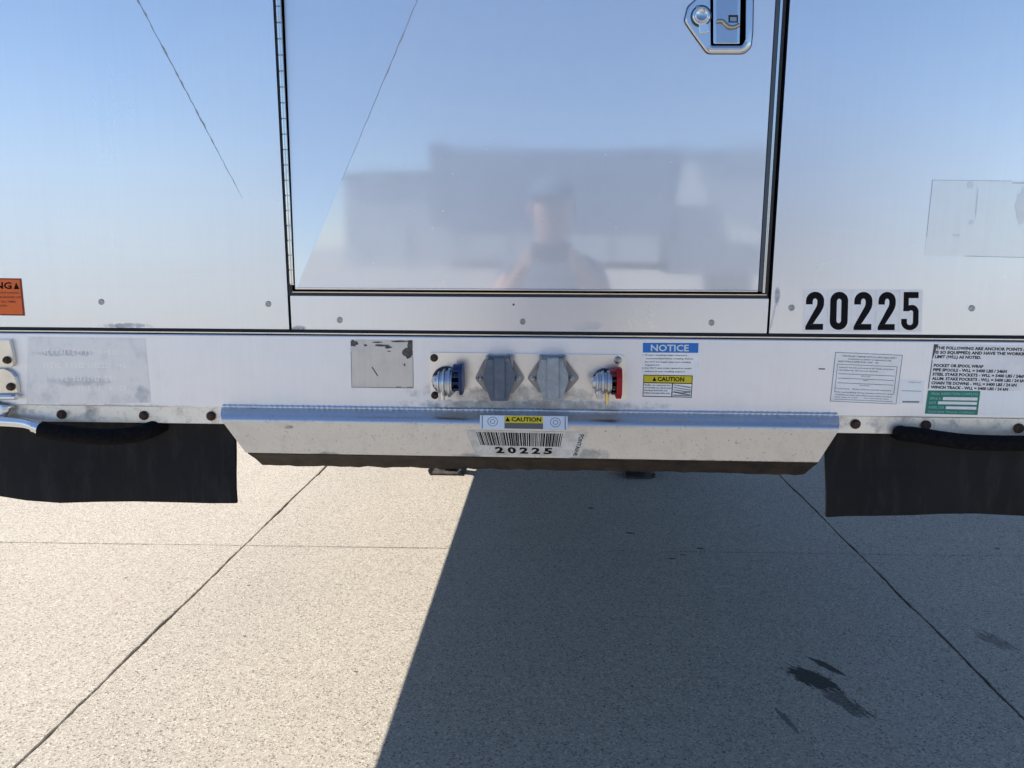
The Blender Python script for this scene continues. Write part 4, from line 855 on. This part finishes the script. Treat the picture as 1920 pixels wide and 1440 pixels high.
tprism('chassis', [(tx(838), 0.85), (tx(1262), 0.85), (tx(1262), 1.05), (tx(838), 1.05)], TY-1.7, TY-0.8, tk)
def twheel(px, yy):
    t = wheel('wheel', 0, 0, 0.52, 0.30, K); t.rotation_euler = (0, 0, math.pi/2); t.location = (tx(px), yy, 0); return t
for px in (1385, 985, 1060):
    for yy in (TY-0.2, TY-DW+0.3): twheel(px, yy)
# yard building far behind
Bd = bpy.data.objects.new('yard_building', None); COL.objects.link(Bd)
Bd['label'] = 'low grey yard building far behind, mirrored in the polished door'; Bd['category'] = 'building'
BY = 58.0; bx0 = F(648, 400, BY).x; bx1 = F(1700, 400, BY).x; bz = F(720, 331, BY).z; bz2 = F(1380, 291, BY).z
bw = noisy(M('building_siding', (0.20, 0.22, 0.25), 0.7), (0.36, 0.38, 0.41), (0.44, 0.46, 0.49), 0.7)
xm = F(1300, 400, BY).x
box('wall', bx0, xm, -BY-14, -BY, -0.03, bz, bw, Bd); box('wall', xm+0.01, bx1, -BY-14, -BY+1, -0.03, bz2, bw, Bd)
box('roof', bx0-0.4, xm+0.005, -BY-14.4, -BY+0.4, bz+0.002, bz+0.25, tk, Bd); box('roof', xm+0.015, bx1+0.4, -BY-14.4, -BY+1.4, bz2+0.002, bz2+0.25, tk, Bd)
ddm = M('dock_door_paint', (0.46, 0.48, 0.50), 0.6)
for k in range(7): box('dock_door', bx0+2+k*3.9, bx0+4.9+k*3.9, -BY+0.003, -BY+0.08, -0.02, 3.2, ddm, Bd)
# photographer
Pm = bpy.data.objects.new('person', None); COL.objects.link(Pm); Pm.location = (0.053, -1.925, 0)
Pm['label'] = 'person in dark shirt holding a phone up, mirrored in the door'; Pm['category'] = 'person'
skin = M('skin', (0.50, 0.30, 0.22), 0.5); shirt = M('dark_shirt', (0.13, 0.16, 0.22), 0.85); trous = M('trousers', (0.05, 0.055, 0.07), 0.85); shoe = M('shoe', (0.02, 0.02, 0.02), 0.5); hairm = M('dark_cap', (0.10, 0.13, 0.19), 0.8)
J = []; E_ = []; Rr = []
def jn(p, r, par=None):
    J.append(p); Rr.append(r); i = len(J)-1
    if par is not None: E_.append((par, i))
    return i
pel = jn((0, 0, 0.97), 0.155); wst = jn((0, 0.01, 1.10), 0.145, pel); ch = jn((0, 0.0, 1.28), 0.165, wst); sh = jn((0, -0.01, 1.42), 0.13, ch); nk = jn((0, 0.0, 1.52), 0.058, sh); hd0 = jn((0, 0.025, 1.60), 0.075, nk); hd = jn((0, 0.03, 1.69), 0.092, hd0); hd1 = jn((0, 0.02, 1.765), 0.075, hd)
PH = (0.0, 0.395, 1.50)
for s_ in (-1, 1):
    hp = jn((s_*0.10, 0, 0.90), 0.10, pel); kn_ = jn((s_*0.12, 0.02, 0.50), 0.062, hp); an = jn((s_*0.13, -0.02, 0.10), 0.042, kn_); toe = jn((s_*0.15, 0.15, 0.045), 0.042, an)
    shd = jn((s_*0.185, -0.01, 1.43), 0.062, sh); el = jn((s_*0.26, 0.14, 1.20), 0.045, shd); wr = jn((s_*0.115, 0.345, 1.44), 0.030, el); pm = jn((s_*0.092, 0.375, 1.475), 0.030, wr)
    for q, (dz, ln_) in enumerate(((0.022, 0.05), (0.004, 0.055), (-0.014, 0.052), (-0.032, 0.042))):
        a = jn((s_*0.094, 0.398, 1.485+dz), 0.0095, pm); b = jn((s_*0.089, 0.412, 1.487+dz), 0.009, a); c_ = jn((s_*(0.089-ln_*0.45), 0.4115, 1.489+dz), 0.008, b)
    a = jn((s_*0.076, 0.368, 1.495), 0.0105, pm); b = jn((s_*0.050, 0.372, 1.515), 0.0095, a)
me = bpy.data.meshes.new('body'); me.from_pydata(J, E_, []); bo = bpy.data.objects.new('body', me); COL.objects.link(bo)
md = bo.modifiers.new('s', 'SKIN'); sv = me.skin_vertices[0].data
for k, r in enumerate(Rr): sv[k].radius = (r, r*(0.72 if k in (0, 1, 2, 3) else 1.0)); sv[k].use_root = (k == 0)
bo.modifiers.new('d', 'SUBSURF').levels = 2
dg = bpy.context.evaluated_depsgraph_get(); me2 = bpy.data.meshes.new_from_object(bo.evaluated_get(dg)); bpy.data.objects.remove(bo)
me2.materials.clear()
for m_ in (skin, shirt, trous, shoe): me2.materials.append(m_)
for p in me2.polygons:
    c = p.center; p.use_smooth = True
    arm = abs(c.x) > 0.19 or c.y > 0.2
    p.material_index = 3 if c.z < 0.09 else 2 if c.z < 0.99 else 0 if (c.z > 1.475 and abs(c.x) < 0.09) or (arm and c.y > 0.07 and c.z > 0.9) else 1
body = link('body', me2, None, Pm)
bm = bmesh.new(); bmesh.ops.create_uvsphere(bm, u_segments=20, v_segments=12, radius=1.0)
bmesh.ops.delete(bm, geom=[v for v in bm.verts if v.co.z < -0.05], context='VERTS')
for v in bm.verts: v.co = Vector((v.co.x*0.103, 0.02+v.co.y*0.115, 1.735+v.co.z*0.095))
add_box(bm, -0.08, 0.08, 0.11, 0.19, 1.728, 1.736); from_bm('cap', bm, hairm, Pm, 40)
bm = bmesh.new(); bmesh.ops.create_cone(bm, segments=8, radius1=0.016, radius2=0.006, depth=0.045, cap_ends=True)
for v in bm.verts: v.co = Vector((v.co.x, 0.118+v.co.y*0.9-v.co.z*0.25, 1.675+v.co.z))
from_bm('nose', bm, skin, body, True)
for s_ in (-1, 1):
    for nm_, rr, ps, m_ in (('eye', (0.013, 0.006, 0.008), (s_*0.032, 0.112, 1.70), tp2), ('ear', (0.010, 0.018, 0.032), (s_*0.098, 0.015, 1.68), skin)):
        bm = bmesh.new(); bmesh.ops.create_uvsphere(bm, u_segments=10, v_segments=8, radius=1.0)
        for v in bm.verts: v.co = Vector((ps[0]+v.co.x*rr[0], ps[1]+v.co.y*rr[1], ps[2]+v.co.z*rr[2]))
        from_bm(nm_, bm, m_, body, True)
box('mouth', -0.026, 0.026, 0.100, 0.112, 1.632, 1.639, M('lips', (0.35, 0.12, 0.1), 0.5), body, b=0.002)
mk('shirt_print', [(-0.11, 0.128, 1.16), (0.11, 0.128, 1.16), (0.11, 0.128, 1.30), (-0.11, 0.128, 1.30), (-0.11, 0.118, 1.16), (0.11, 0.118, 1.16), (0.11, 0.118, 1.30), (-0.11, 0.118, 1.30)], [(0, 1, 2, 3), (4, 7, 6, 5), (0, 4, 5, 1), (1, 5, 6, 2), (2, 6, 7, 3), (3, 7, 4, 0)], M('pale_print', (0.4, 0.45, 0.5), 0.8), body)
Ph = bpy.data.objects.new('phone', None); COL.objects.link(Ph); Ph.location = (0.053, -1.5, 1.50)
Ph['label'] = 'dark phone held up in both hands of the mirrored person'; Ph['category'] = 'phone'
box('phone_body', -0.080, 0.080, -0.103, -0.095, -0.038, 0.038, tk, Ph, b=0.003); box('screen', -0.076, 0.076, -0.1036, -0.1031, -0.035, 0.035, tg, Ph)
Ph.location.y = -1.5+0.085
